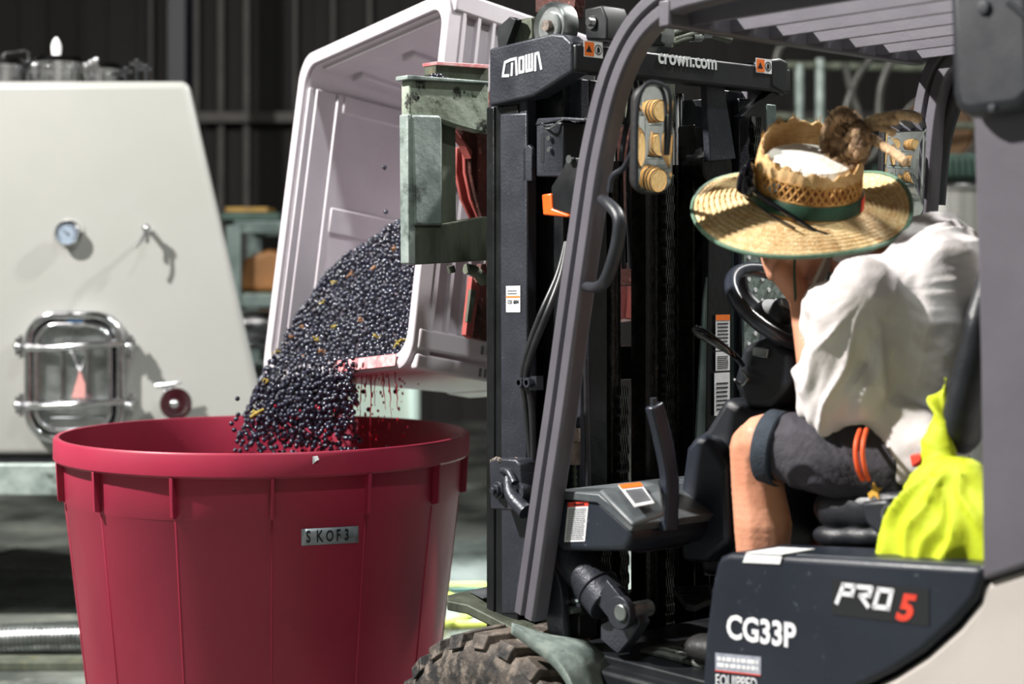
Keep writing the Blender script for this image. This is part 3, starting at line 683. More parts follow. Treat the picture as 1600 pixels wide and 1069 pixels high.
# --- mast
SM = .12
mast = B()
prism(mast, [PS(764, 140, SM), PS(823, 140, SM), PS(823, 905, SM), PS(764, 905, SM)], RT*.03)
mast_l = obj('mast_channel', mast, M['mast'], fk, bevel=.003)
t0 = toT(PS(823, 400, SM))[0]; t1 = toT(PS(764, 400, SM))[0]; zt_ = 1.98
b = B(); boxT(b, t0+.025, t1-.0, SM-.004, SM+.035, .25, zt_-.1); boxT(b, t1-.028, t1+.0, SM-.008, SM+.10, .25, zt_-.1); obj('mast_flange', b, M['mast_dark'], mast_l, bevel=.003)
b = B(); prism(b, [PS(781, 178, SM-.006), PS(823, 176, SM-.006), PS(823, 960, SM-.006), PS(783, 960, SM-.006)], RT*.008); obj('mast_face', b, M['mast'], mast_l, bevel=.004)
# inner channels, left and right
tm = (t0+t1)/2
for i, (s0, s1, ta, tb_, m_) in enumerate(((.165, .185, t0-.07, t0+.06, 'mast_dark'), (.19, .215, t0-.10, t0+.02, 'mast'), (.215, .27, t0-.10, t0-.085, 'mast_dark'))):
    b = B(); boxT(b, ta, tb_, s0, s1, .3, 1.93); obj('mast_channel', b, M[m_], fk, bevel=.003)
for i, (s0, s1, ta, tb_, m_) in enumerate(((.74, .80, t0-.10, t0+.10, 'mast_dark'), (.68, .72, t0-.12, t0-.10, 'mast'), (.62, .65, t0-.10, t0+.06, 'mast_dark'), (.80, .835, t0-.06, t1, 'mast'), (.835, .87, t0-.07, t0-.055, 'teal_light'))):
    b = B(); boxT(b, ta, tb_, s0, s1, .3, 1.92); obj('mast_channel', b, M[m_], fk, bevel=.003)
# cross members and centre group
for z0, z1 in ((1.86, 1.93), (1.25, 1.33), (.62, .74)):
    b = B(); boxT(b, t0+.08, t0+.11, .2, .8, z0, z1); obj('mast_crossmember', b, M['mast_dark'], fk, bevel=.004)
for s_, r in ((.30, .028), (.36, .02), (.50, .036), (.575, .024)):
    b = B(); cyl(b, T(t0-.02, s_, .35), T(t0-.02, s_, 1.72), r, 24); cyl(b, T(t0-.02, s_, 1.72), T(t0-.02, s_, 1.76), r*1.15, 24); c_ = obj('lift_cylinder', b, M['grease'], fk, smooth=True)
    b = B(); cyl(b, T(t0-.02, s_, 1.76), T(t0-.02, s_, 1.93), r*.6, 20); obj('piston_rod', b, M['chrome'], c_, smooth=True)
for (s0, s1, t_) in ((.40, .415, -.09), (.435, .45, -.07), (.545, .552, -.1), (.595, .602, -.1), (.66, .668, -.09)):
    b = B(); boxT(b, t0+t_, t0+t_+.05, s0, s1, .35, 1.85); obj('guide_rail', b, M['grease'], fk, bevel=.002)
# leaf chains
def leafchain(s_, t_, z0, z1, name='lift_chain'):
    b = B(); z = z0; k = 0; th = .0035
    while z < z1:
        for j in range(4):
            ss = s_+(j*2+(k % 2))*th*1.02
            c = T(t_, ss, z); prism(b, [c+FW*x+UP*y for x, y in ((-.006, -.015), (.006, -.015), (.009, -.008), (.009, .008), (.006, .015), (-.006, .015), (-.009, .008), (-.009, -.008))], RT*th)
        if k % 2 == 0: cyl(b, T(t_, s_-.004, z+.011), T(t_, s_+.034, z+.011), .0038, 6)
        z += .021; k += 1
    return obj(name, b, M['chain'], fk, bevel=0)
leafchain(.325, t0-.075, .5, 1.25); leafchain(.46, t0-.085, .5, 1.72); leafchain(.70, t0-.14, 1.42, 1.88)
leafchain(.235, t0-.11, .66, .95)
# bracket plate beside chain on the right
b = B(); prism(b, [PT(1103, 120, t0-.16), PT(1130, 124, t0-.16), PT(1150, 248, t0-.16), PT(1110, 252, t0-.16)], FW*.02); obj('chain_anchor_plate', b, M['mast'], fk, bevel=.002)
b = B(); c = PT(1112, 262, t0-.12); cyl(b, c-FW*.02, c+FW*.05, .05, 32); obj('chain_roller', b, M['grease'], fk, bevel=.004)
poly('backing_plate', [(1128, 140), (1165, 145), (1170, 250), (1150, 300), (1134, 296)], FW*.012, M['black'], t=t0-.1)
poly('header_bracket', [(985, 108), (1055, 116), (1055, 190), (985, 184)], FW*.02, M['galv_dirty'], t=t0+.02)
for k in range(4):
    b = B(); tube(b, [PT(983+k*9, 120, t0-.02), PT(984+k*10, 170, t0-.02), PT(970+k*12, 260, t0-.01), PT(975+k*10, 420, t0)], .006, 8, sm=6); obj('hydraulic_hose', b, M['hose'], fk, smooth=True)
# top: CROWN plate and cross bar
cp = [(764, 76), (862, 52), (880, 54), (893, 66), (894, 112), (832, 151), (764, 166)]
crown = poly('mast_head_plate', cp, RT*.05, M['mast'], s=.095, bevel=.006, seg=3)
ed = B(); tE = toT(PS(893, 80, .095))[0]
zA = PS(893, 62, .095).z; 
prism(ed, [T(tE-.01, .10, zA-.008), T(tE-.01, .10, zA-.066), T(tE-.01, .79, zA-.066), T(tE-.01, .79, zA-.008)], FW*.05)
xbar = obj('mast_head_crossbar', ed, M['black'], fk, bevel=.006, seg=3)
bz = zA
b = B(); prism(b, [PT(1204, 92, tE-.012), PT(1220, 90, tE-.012), PT(1233, 96, tE-.012), PT(1233, 132, tE-.012), PT(1228, 150, tE-.012), PT(1204, 136, tE-.012)], FW*.10); obj('crossbar_end', b, M['black'], xbar, bevel=.008, seg=3)
poly('brace', [(1208, 140), (1232, 140), (1170, 184), (1158, 182)], FW*.03, M['black'], t=tE+.0)
poly('gusset', [(1168, 130), (1185, 135), (1192, 160), (1168, 170)], FW*.02, M['guard'], t=tE+.06)
# CROWN letters
o = PS(786, 121, .0945); X = PS(846, 107, .0945)-o; Yv = PS(786, 96, .0945)-o
lw = X.length; b = B(); w5 = 1/5
L_ = [[(.17, .96), (.06, .90), (.0, .10), (.15, .03)], [(.22, .98), (.35, .98), (.37, .0)], [(.25, .70), (.235, .04)],
      [(.44, .06), (.44, .94), (.545, .94), (.545, .06), (.44, .06)], [(.62, .98), (.62, .05), (.77, .05), (.77, .98)], [(.695, .98), (.695, .05)], [(.85, .0), (.85, .97), (.93, .97), (1.0, .0)]]
strokes(b, L_, o, X, Yv, .0062, .0012)
bm_o = obj('maker_lettering', b, M['white_paint'], crown)
# crown.com on the crossbar, clear of its face
o = PT(1028, 98, tE-.0115); X = RT; text('web_lettering', 'crown.com', o, RT, UP, .0445, M['grey_letter'], xbar, bold=.03, width=.93)
def warnlabel(px, py, w_=.055, h_=.034, t=tE-.0112):
    o = PT(px, py, t); b = B(); plate(b, o, RT, UP, [(0, 0), (w_, 0), (w_, h_), (0, h_)], -FW*.0005); st = obj('hazard_label', b, M['sticker'], xbar)
    b = B(); plate(b, o+RT*.002+UP*.002-FW*.0006, RT, UP, [(0, 0), (w_*.5, 0), (w_*.5, h_-.004), (0, h_-.004)], -FW*.0004)
    obj('orange_field', b, M['warn'], st)
    b = B(); q = o+RT*w_*.26+UP*h_*.3-FW*.001; prism(b, [q-RT*.009, q+RT*.009, q+UP*.015], -FW*.0004)
    q = o+RT*w_*.76+UP*h_*.5-FW*.0006; lathe(b, [(.009, 0), (.011, 0), (.011, .0006), (.009, .0006)], q, -FW, 20); plate(b, q, RT, UP, [(-.004, -.006), (.004, -.006), (.005, .002), (0, .007), (-.004, .003)], -FW*.0008); obj('hazard_symbol', b, M['ink'], st)
warnlabel(912, 88); warnlabel(1181, 113)
# rollers and head fittings over the plate
c = PS(868, 42, .16); 
b = B(); lathe(b, [(.012, -.02), (.03, -.02), (.032, -.012), (.042, -.012), (.05, -.02), (.054, -.012), (.054, .02), (0, .02)], c, RT, 40); ro = obj('head_roller', b, M['stainless_dull'], fk, smooth=True)
b = B(); lathe(b, [(0, -.03), (.012, -.03), (.014, -.018), (.03, -.017), (.03, .0)], c, RT, 24); obj('roller_hub', b, M['mud'], ro, smooth=True)
c = PS(1018, 55, .44)
b = B(); lathe(b, [(0, -.02), (.04, -.02), (.052, -.018), (.054, -.01), (.054, .02), (0, .02)], c, RT, 40); obj('head_roller', b, M['stainless_dull'], fk, smooth=True)
poly('head_block', [(913, 14), (940, 8), (948, 30), (948, 62), (915, 62)], RT*.07, M['black'], s=.17, bevel=.004)
b = B(); c = PS(925, 35, .168); cyl(b, c, c-RT*.012, .009, 6); cyl(b, c-RT*.001, c-RT*.003, .015, 16); obj('bolt', b, M['stainless'], fk)
poly('head_block', [(955, 38), (1040, 50), (1040, 72), (955, 66)], FW*.08, M['mast_dark'], t=tE+.06)
for k, (a, c, d, e) in enumerate((((1050, 52), (1085, 44), (1122, 44), 1), ((1052, 62), (1095, 52), (1140, 62), 0), ((1050, 68), (1080, 58), (1100, 56), 0))):
    b = B(); tube(b, [PT(*a, t0-.06), PT(*c, t0-.06), PT(*d, t0-.03)], .009, 10, sm=6); h_ = obj('hydraulic_hose', b, M['galv_dirty'], fk, smooth=True)
    b = B(); cyl(b, PT(*c, t0-.06), PT(c[0]+14, c[1], t0-.058), .012, 10); obj('hose_fitting', b, M['stainless_dull'], h_, smooth=True)
for q, pp in enumerate(([(776, 44), (796, 26), (806, 30), (790, 76), (778, 76)], [(800, 40), (830, 28), (832, 60), (798, 72)], [(812, 30), (834, 26), (838, 60), (815, 66)])):
    poly('carriage_bracket', pp, RT*.02, M['galv_dirty'] if q else M['black'], s=.16+.03*q, bevel=.002)
poly('head_post', [(836, -20), (902, -20), (896, 28), (850, 22), (836, 20)], RT*.03, M['rust'], s=.24)
# mast box (838-910, 185-275)
mb = poly('valve_box', [(838, 196), (880, 190), (880, 276), (838, 276)], RT*.09, M['mast'], s=.10, bevel=.003)
poly('box_side', [(880, 192), (912, 194), (912, 262), (880, 270)], FW*.07, M['black'], t=toT(PS(880, 230, .10))[0]+.0, parent=mb, bevel=.002)
b = B(); 
for y_ in (212, 226+4): 
    c = PS(861, y_+4, .0995); cyl(b, c, c-RT*.008, .0055, 12)
obj('bolt', b, M['chrome'], mb, smooth=True)
b = B(); plate(b, PS(847, 231, .0992), FW, UP, rrect(.012, .065, .0055, 5), RT*.001); obj('slot', b, M['ink'], mb)
b = B(); prism(b, [PS(836, 196, .098), PS(876, 188, .098), PS(914, 190, .098), PS(914, 185, .098), PS(880, 183, .098), PS(840, 185, .098)], RT*.1); obj('box_lid', b, M['mast'], mb, bevel=.002)
b = B(); tube(b, [PS(845, 193, .09), PS(858, 200, .085), PS(880, 186, .1), PS(900, 190, .12), PS(915, 184, .14)], .0028, 6, sm=5); obj('cable', b, M['chrome'], mb, smooth=True)
b = B(); prism(b, [PS(817, 232, .114), PS(826, 226, .114), PS(831, 232, .114), PS(831, 283, .114), PS(817, 283, .114)], RT*.012); obj('latch_plate', b, M['mast'], fk, bevel=.002)
# orange lamp and its bracket
lb = poly('lamp_bracket', [(886, 246), (912, 246), (912, 334), (866, 334), (861, 318), (861, 292), (880, 262)], RT*.03, M['black'], s=.088, bevel=.003)
poly('marker_lamp', [(846, 304), (861, 302), (862, 326), (888, 335), (888, 340), (848, 336)], RT*.05, M['orange'], s=.084, parent=lb, bevel=.004)
b = B(); c = PS(893, 249, .086); cyl(b, c, c-RT*.008, .009, 14); obj('bolt', b, M['chrome'], lb, smooth=True)
# asset sticker
o = PS(791, 488, .1125); b = B(); Xs = PS(813, 488, .1125)-o; Ys = PS(791, 447, .1125)-o; plate(b, o, Xs, Ys, [(0, 0), (1, 0), (1, 1), (0, 1)], -RT*.0006); st = obj('asset_label', b, M['sticker'], mast_l)
b = B(); plate(b, o-RT*.0007, Xs, Ys, [(.02, .55), (.98, .55), (.98, .62), (.02, .62)], -RT*.0004); obj('orange_rule', b, M['warn'], st)
text('number', '131 604', o+Xs*.1+Ys*.32-RT*.0008, Xs, UP, .0125, M['ink'], st, bold=.02, width=.95)
b = B(); lines(b, o+Xs*.12+Ys*.66-RT*.0008, Xs*.8/Xs.length, UP, Xs.length*.8, .012, 2, fill=.4); obj('fine_print', b, M['print'], st)
# hoses beside the pillar and clamp
for k, (dx, r) in enumerate(((0, .0075), (9, .0075))):
    b = B(); tube(b, [PS(885+dx*.2, 380, .16), PS(872+dx*.6, 430, .12), PS(846+dx, 490, .08), PS(826+dx*.8, 545, .08), PS(817+dx*.6, 590, .09), PS(822+dx, 640, .10), PS(836, 780, .12)], r, 10, sm=8); obj('hydraulic_hose', b, M['hose'], fk, smooth=True)
b = B(); 
for dx in (0, 12):
    c = PS(810+dx, 598, .075); lathe(b, [(.006, 0), (.011, 0), (.011, .02), (.006, .02)], c, RT, 14)
prism(b, [PS(802, 588, .09), PS(838, 588, .09), PS(838, 610, .09), PS(802, 610, .09)], RT*.02); obj('hose_clamp', b, M['mast'], fk, smooth=False)
for k, (px, y0, y1, r) in enumerate(((900, 560, 760, .011), (898, 640, 700, .014), (915, 560, 760, .006), (828, 620, 720, .01))):
    b = B(); c0 = PS(px, y0, .2); c1 = PS(px+4, y1, .2); pts = []; rr = []
    for i in range(41): pts.append(c0.lerp(c1, i/40)); rr.append(r*(1+.18*(i % 2)) if k != 2 else r)
    tube(b, pts, rr, 10); obj('hydraulic_hose', b, M['galv_dirty'] if k in (0, 1) else M['hose'], fk, smooth=True)
b = B(); c0 = PS(899, 690, .19); cyl(b, c0, c0-UP*.05, .016, 16); cyl(b, c0+UP*.03, c0+UP*.001, .019, 6); obj('hose_fitting', b, M['mud'], fk, bevel=.001)

# tilt mount on the mast
tmn = poly('tilt_mount', [(764, 722), (776, 716), (806, 718), (812, 726), (818, 800), (800, 798), (766, 796)], RT*.05, M['mast'], s=.06, bevel=.004)
b = B(); c = PS(781, 766, .058)
for r, h in ((.019, .008), (.013, .016), (.008, .024)): cyl(b, c, c-RT*h, r, 24 if r > .009 else 6)
obj('pivot_pin', b, M['mast'], tmn, bevel=.001)
b = B(); c2 = PS(808, 770, .055); lathe(b, [(.007, 0), (.02, 0), (.022, .004), (.022, .04), (.007, .04)], c2, RT, 24)
chainpts = [(PS(795, 748, .065), .012), (PS(800, 775, .05), .016), (PS(822, 800, .05), .018)]; tube(b, [p for p, r in chainpts], [r for p, r in chainpts], 12, sm=4)
tube(b, [PS(785, 735, .06), PS(795, 738, .055), PS(804, 755, .05)], .008, 10, sm=4); obj('tilt_linkage', b, M['mast'], tmn, smooth=True)
b = B()
rr_ = random.Random(3)
for k in range(26): ball(b, PS(768+k*1.6, 719+rr_.uniform(-2, 1)-3*math.sin(k*.3)+3, .06+rr_.uniform(0, .04)), (rr_.uniform(.003, .007),)*3, 1)
obj('caked_mud', b, M['mud'], tmn, smooth=True)

# --- carriage clamp frame (galvanised), ahead of the mast
tc_ = .97
hull = poly('clamp_top_beam', [(640, 133), (640, 186), (690, 188), (718, 198), (764, 210), (764, 127), (660, 121), (640, 126)], FW*.035, M['galv_stained'], t=tc_, bevel=.004)
b = B(); prism(b, [PT(637, 117, tc_-.012), PT(764, 127, tc_-.012), PT(764, 131, tc_-.012), PT(637, 124, tc_-.012)], FW*.05); obj('clamp_top_flange', b, M['galv'], fk, bevel=.002)
b = B(); prism(b, [PT(645, 179, tc_-.006), PT(688, 180, tc_-.006), PT(691, 186, tc_-.006), PT(692, 352, tc_-.006), PT(648, 352, tc_-.006)], FW*.035); obj('clamp_post', b, M['galv'], fk, bevel=.006, seg=3)
b = B(); prism(b, [PT(637, 178, tc_), PT(647, 178, tc_), PT(650, 414, tc_), PT(639, 412, tc_)], FW*.035); obj('clamp_end_plate', b, M['galv'], fk, bevel=.003)
b = B(); prism(b, [PT(690, 186, tc_+.03), PT(712, 190, tc_+.03), PT(713, 352, tc_+.03), PT(690, 352, tc_+.03)], FW*.03); obj('clamp_web', b, M['galv_dirty'], fk, bevel=.002)
poly('clamp_bottom_beam', [(648, 350), (700, 350), (724, 344), (764, 338), (764, 407), (648, 414)], FW*.035, M['galv_dirty'], t=tc_, bevel=.003)
poly('clamp_upper_block', [(681, 100), (764, 106), (764, 128), (690, 122), (681, 116)], FW*.05, M['galv_dirty'], t=tc_+.03, bevel=.003)
b = B(); prism(b, [PT(682, 96, tc_+.02), PT(764, 101, tc_+.02), PT(764, 107, tc_+.02), PT(684, 101, tc_+.02)], FW*.06); obj('red_edge', b, M['red_stain'], fk, bevel=.001, label='red stained upper edge of the clamp block')
b = B(); 
for k, (px, py) in enumerate(((672, 122), (680, 120), (686, 118), (690, 122), (697, 124), (677, 118))): ball(b, PT(px, py, tc_-.0), (.008, .008, .006), 2)
obj('crushed_grapes', b, M['grape'], fk, smooth=True, label='few crushed grapes stuck on top of the clamp beam')
b = B(); cyl(b, PT(653, 153, tc_-.001), PT(653, 153, tc_+.001), .0045, 12); cyl(b, PT(725, 144, tc_-.001), PT(725, 144, tc_+.001), .003, 12); obj('bolt_hole', b, M['ink'], fk)
# rotator disc and rusty shield (between frame and mast)
ctr = PT(800, 255, tc_+.22)
def arcband(r0, r1, m_, nm, dt, a0=2.5, a1=3.95, th=.03, ctr=ctr):
    b = B(); n_ = 28; ps = []
    for i in range(n_+1):
        a = a0+(a1-a0)*i/n_; ps.append(ctr+FW*dt+RT*math.cos(a)*r1+UP*math.sin(a)*r1*1.35)
    for i in range(n_, -1, -1):
        a = a0+(a1-a0)*i/n_; ps.append(ctr+FW*dt+RT*math.cos(a)*r0+UP*math.sin(a)*r0*1.35)
    prism(b, ps, FW*th); return obj(nm, b, m_, fk, bevel=.002)
poly('rotator_arc', [(714, 230), (722, 230), (724, 262), (734, 306), (746, 344), (738, 346), (722, 312), (713, 270)], FW*.012, M['redsteel'], t=tc_+.14)
poly('rotator_arc', [(725, 226), (736, 234), (735, 262), (744, 306), (756, 346), (750, 346), (736, 312), (727, 270)], FW*.012, M['redsteel'], t=tc_+.10)
poly('rotator_shield', [(696, 186), (764, 205), (764, 345), (756, 346), (744, 308), (736, 270), (735, 240), (727, 222)], FW*.02, M['rust'], t=tc_+.085)
b = B(); prism(b, [PT(694, 186, tc_+.07), PT(699, 187, tc_+.07), PT(738, 236, tc_+.07), PT(737, 248, tc_+.07), PT(727, 226, tc_+.07)], FW*.03); obj('shield_lip', b, M['redsteel'], fk, bevel=.001)
poly('rotator_shield', [(742, 452), (752, 412), (764, 412), (764, 535), (738, 528)], FW*.02, M['rust'], t=tc_+.085)
b = B(); prism(b, [PT(738, 432, tc_+.06), PT(750, 450, tc_+.06), PT(738, 530, tc_+.06), PT(728, 524, tc_+.06)], FW*.02); gx = obj('fork_guide', b, M['redsteel'], fk, bevel=.002)
b = B(); prism(b, [PT(736, 452, tc_+.05), PT(745, 455, tc_+.05), PT(736, 505, tc_+.05), PT(730, 503, tc_+.05)], FW*.01); obj('guide_bar', b, M['galv_dirty'], gx, bevel=.001)
b = B(); tube(b, [PT(728, 420, tc_+.03), PT(744, 425, tc_+.03), PT(756, 440, tc_+.04)], .014, 10, sm=4); cyl(b, PT(704, 416, tc_+.03), PT(706, 426, tc_+.03), .01, 10); obj('grab_hook', b, M['galv_dirty'], fk, smooth=True)
# arms carrying frame from mast, and forks into the tub base
for z_ in (PT(700, 150, tc_).z, PT(700, 380, tc_).z):
    b = B(); boxT(b, t1-.01, tc_+.04, .44, .62, z_-.05, z_+.05); obj('carriage_arm', b, M['mast_dark'], fk, bevel=.004)
b = B(); boxT(b, tc_+.05, tc_+.09, .42, .95, PT(700, 130, tc_).z-.5, PT(700, 130, tc_).z); obj('rotator_backplate', b, M['rust'], fk, bevel=.004)
for u0 in (-.45, .45):
    b = B(); c0 = tb(u0, 1.1, DEP+.05); c1 = tb(u0, -.9, DEP+.05); d_ = (c1-c0); q = [c0-U_*.05-W_*.02, c0+U_*.05-W_*.02, c0+U_*.05+W_*.02, c0-U_*.05+W_*.02]; prism(b, q, d_); obj('fork', b, M['redsteel'], fk, bevel=.004)

# --- overhead guard
pil = [(829, 962), (842, 872), (858, 760), (876, 640), (895, 500), (912, 380), (928, 270), (944, 190), (960, 130), (978, 84), (1000, 46), (1028, 16), (1062, -6), (1110, -20), (1200, -44), (1330, -76), (1480, -112), (1640, -150)]
pts = [PS(x, y, .03) for x, y in pil]; pts = catmull(pts, 4)
hw = .033
prof = [(-.016, -hw), (-.022, -hw+.005), (-.022, -.006), (-.010, -.002), (-.010, .003), (-.022, .007), (-.022, hw-.005), (-.016, hw), (.018, hw), (.022, hw-.005), (.022, -hw+.005), (.018, -hw)]
b = B(); sweep(b, pts, prof, RT); gd = obj('overhead_guard', b, M['guard'], fk, bevel=.0015, seg=2, angle=30)
for f in gd.data.polygons: f.use_smooth = True
# far side rail and pillar
zr = T(0, 0, 0).z
GS = .80
frt = toT(PS(1060, 6, .03)); tG = frt[0]; zG = frt[2]
far = [PS(x, y, GS) for x, y in ((1380, 760), (1410, 560), (1436, 360), (1446, 240), (1456, 160), (1472, 108), (1504, 74), (1550, 50), (1640, 30), (1760, 12))]
b = B(); sweep(b, catmull(far, 5), prof, RT); obj('guard_far_rail', b, M['guard'], gd, bevel=.0015, angle=30)
# front header
b = B(); hdr0 = PT(1046, -2, tG); hdr1 = PT(1444, 66, tG-.0)
prism(b, [hdr0+UP*.0, hdr0-UP*.052, hdr1-UP*.05, hdr1+UP*.0], FW*.03); obj('guard_header', b, M['guard'], gd, bevel=.004)
b = B(); pc = PT(1444, 70, tG); prism(b, [PT(1420, 60, tG), PT(1512, 20, tG-.02), PT(1512, 60, tG-.02), PT(1475, 88, tG-.02), PT(1446, 96, tG)], FW*.02); obj('guard_corner', b, M['guard'], gd, bevel=.004)
# roof slats: angle bars running back from the header
for i in range(7):
    f = (i+.5)/7; a = hdr0.lerp(hdr1, f)+UP*.0; bk = a-FW*1.0
    X_ = RT
    b = B(); prism(b, [a-UP*.045, a-UP*.04+UP*.0, a+RT*.0+UP*.008, a+RT*.006+UP*.008, a+RT*.012-UP*.036, a+RT*.066-UP*.026, a+RT*.066-UP*.032, a+RT*.008-UP*.045], -FW*1.0); obj('guard_slat', b, M['guard'], gd, bevel=.001, seg=1)
b = B(); boxT(b, tG-1.03, tG-.98, .0, .82, zG-.06, zG+.01); obj('guard_rear_header', b, M['guard'], gd, bevel=.004)
# rear post on the near side (big, right edge)
b = B(); prism(b, [PS(1508, -60, .0), PS(1700, -60, .0), PS(1700, 860, .0), PS(1620, 880, .0), PS(1534, 908, .0), PS(1530, 560, .0), PS(1520, 200, .0)], RT*.07); obj('guard_rear_post', b, M['guard'], gd, bevel=.008, seg=3)
hp = poly('head_pad', [(1508, -20), (1600, -28), (1640, -20), (1650, 150), (1620, 176), (1540, 187), (1520, 180), (1512, 150)], -RT*.05, M['plastic'], s=.0, bevel=.02, seg=4)
b = B(); tube(b, [PS(1575, 4, -.052), PS(1600, 25, -.052), PS(1640, 45, -.052)], .005, 8); obj('pad_strap', b, M['plastic'], hp, smooth=True); b = B(); c = PS(1537, 12, -.052); lathe(b, [(0, 0), (.012, 0), (.01, .004), (0, .005)], c, -RT, 16); obj('screw_cap', b, M['plastic'], hp, smooth=True); b = B(); c = PS(1551, 170, -.05); lathe(b, [(0, 0), (.008, 0), (.006, .004), (0, .005)], c, -RT, 14); obj('screw_cap', b, M['plastic'], hp, smooth=True)
b = B(); boxT(b, -1.0, -.93, .76, .82, .9, zG-.02); obj('guard_rear_post', b, M['guard'], gd, bevel=.006)
# dark arch behind driver's head, far rear
b = B(); tube(b, [PS(1462, 320, GS+.03), PS(1470, 230, GS+.03), PS(1486, 170, GS+.03), PS(1512, 122, GS+.03), PS(1566, 84, GS+.03)], .022, 10, sm=6); obj('guard_arch', b, M['plastic'], gd, smooth=True)
# grab handle
b = B(); hs = .0
tube(b, [PS(940, 312, hs+.02), PS(950, 318, hs-.015), PS(967, 340, hs-.03), PS(966, 372, hs-.03), PS(957, 410, hs-.03), PS(945, 440, hs-.03), PS(932, 449, hs-.015), PS(916, 448, hs+.02)], [.010, .0115, .013, .013, .013, .0125, .011, .01], 14, sm=6); obj('grab_handle', b, M['plastic'], gd, smooth=True)
# mirrors
def mirror(nm, pts_c, w_, h_, nrm, lab, conv=1.1):
    c = pts_c; n = V(nrm).normalized(); X = n.cross(UP).normalized()*-1; Yv = X.cross(n).normalized()
    if Yv.z < 0: Yv = -Yv
    b = B(); plate(b, c-n*.03, X, Yv, rrect(w_, h_, min(w_, h_)*.42, 8), n*.034); fr = obj(nm, b, M['rubber'], fk, bevel=.008, seg=3)
    # convex glass
    b = B(); out = rrect(w_*.9, h_*.95, min(w_, h_)*.38, 8); rings = []
    for k in range(9):
        f = k/8; rad = conv
        rings.append([b.verts.new(c+n*(.004+ (math.sqrt(rad**2-(a*f)**2-(q*f)**2)-rad)*.9+.012)+X*a*f+Yv*q*f) for a, q in out] if k else [b.verts.new(c+n*.016)])
    for k in range(8):
        A, Bq = rings[k], rings[k+1]; m_ = len(out)
        for j in range(m_):
            if len(A) == 1: b.faces.new((A[0], Bq[j], Bq[(j+1) % m_]))
            else: b.faces.new((A[j], A[(j+1) % m_], Bq[(j+1) % m_], Bq[j]))
    g_ = obj('mirror_glass', b, M['glassy'], fr, smooth=True)
    for f in g_.data.polygons: f.use_smooth = True
    return fr, c, X, Yv, n
mc_ = P(1020, 218, 3.2)
mr, c, X, Yv, n = mirror('wing_mirror', mc_, .078*1.0, .212, (mc_*-1+V((0, 0, H))+V((.9, 0, .05)))*1, '')
b = B(); tube(b, [c+X*-.034-Yv*.09+n*.012, c-X*.036+Yv*.05+n*.014, c-X*.024+Yv*.1+n*.02, c+Yv*.108+n*.022, c+X*.022+Yv*.09+n*.03, c+X*.026+Yv*.03+n*.028, c+X*.024-Yv*.03+n*.02], .0042, 8, sm=6)
obj('mirror_guard_wire', b, M['plastic'], mr, smooth=True)
b = B(); tube(b, [c-X*.03-Yv*.02-n*.03, PS(975, 262, .03), PS(957, 276, .03), PS(952, 300, .03)], .006, 8, sm=5); obj('mirror_arm', b, M['mast'], mr, smooth=True)
mc2 = PS(1412, 262, .70)
mr2, c, X, Yv, n = mirror('wing_mirror', mc2, .10, .25, (mc2*-1+V((0, 0, H))+V((1.3, 0, -.1))), '', .55)
b = B(); tube(b, [c-n*.03, c-n*.06+RT*-.03, PS(1446, 250, GS-.02)], .008, 8); obj('mirror_arm', b, M['plastic'], mr2, smooth=True)

# --- cowl
s_c = .05
cw = poly('dash_cowl', [(866, 780), (868, 850), (878, 862), (975, 862), (986, 848), (986, 826), (936, 780)], RT*.55, M['panel'], s=s_c, bevel=.012, seg=3)
poly('cowl_top', [(866, 766), (935, 772), (993, 820), (985, 832), (932, 786), (866, 779)], RT*.5, M['galv_dirty'] if 0 else M['panel_dusty'], s=s_c-.006, parent=cw, bevel=.003)
# right-hand moulded nose of the cowl
b = B(); prism(b, [PS(958, 772, .06), PS(985, 768, .2), PS(1040, 810, .2), PS(1042, 850, .2), PS(1000, 866, .1), PS(975, 862, .06), PS(990, 826, .055)], RT*.12); obj('cowl_nose', b, M['panel'], cw, bevel=.01, seg=3)
o = PS(882, 847, s_c-.0005); X = PS(914, 846, s_c-.0005)-o; Yv = PS(888, 785, s_c-.0005)-o
b = B(); plate(b, o, X, Yv, [(0, 0), (1, 0), (1, 1), (0, 1)], -RT*.0006); st = obj('warning_label', b, M['sticker_grey'] if 0 else M['sticker'], cw)
b = B(); plate(b, o-RT*.0008, X, Yv, [(.0, .88), (1, .88), (1, 1), (0, 1)], -RT*.0003); obj('label_header', b, M['red_cloth'], st)
b = B(); lines(b, o+X*.08+Yv*.04-RT*.0008, X.normalized(), Yv.normalized(), X.length*.84, Yv.length*.8, 17, fill=.45); obj('fine_print', b, M['print'], st)
text('header_word', 'WARNING', o+X*.3+Yv*.9-RT*.0012, X, Yv, .0075, M['ink'], st, bold=.01, width=.9)
o = PS(966, 792, .1); 
b = B(); q = [PT(964, 768, .14), PT(998, 764, .14), PT(1020, 796, .05), PT(990, 802, .05)]; nn = (q[1]-q[0]).cross(q[3]-q[0]).normalized(); nn = nn if nn.z > 0 else -nn
pa = [p+nn*.012 for p in q]; prism(b, pa, nn*.002); st = obj('warning_label', b, M['sticker'], cw)
b = B(); prism(b, [pa[0]+nn*.0025, pa[1]+nn*.0025, pa[1].lerp(pa[2], .2)+nn*.0025, pa[0].lerp(pa[3], .2)+nn*.0025], nn*.0006); obj('label_header', b, M['warn'], st)
b = B()
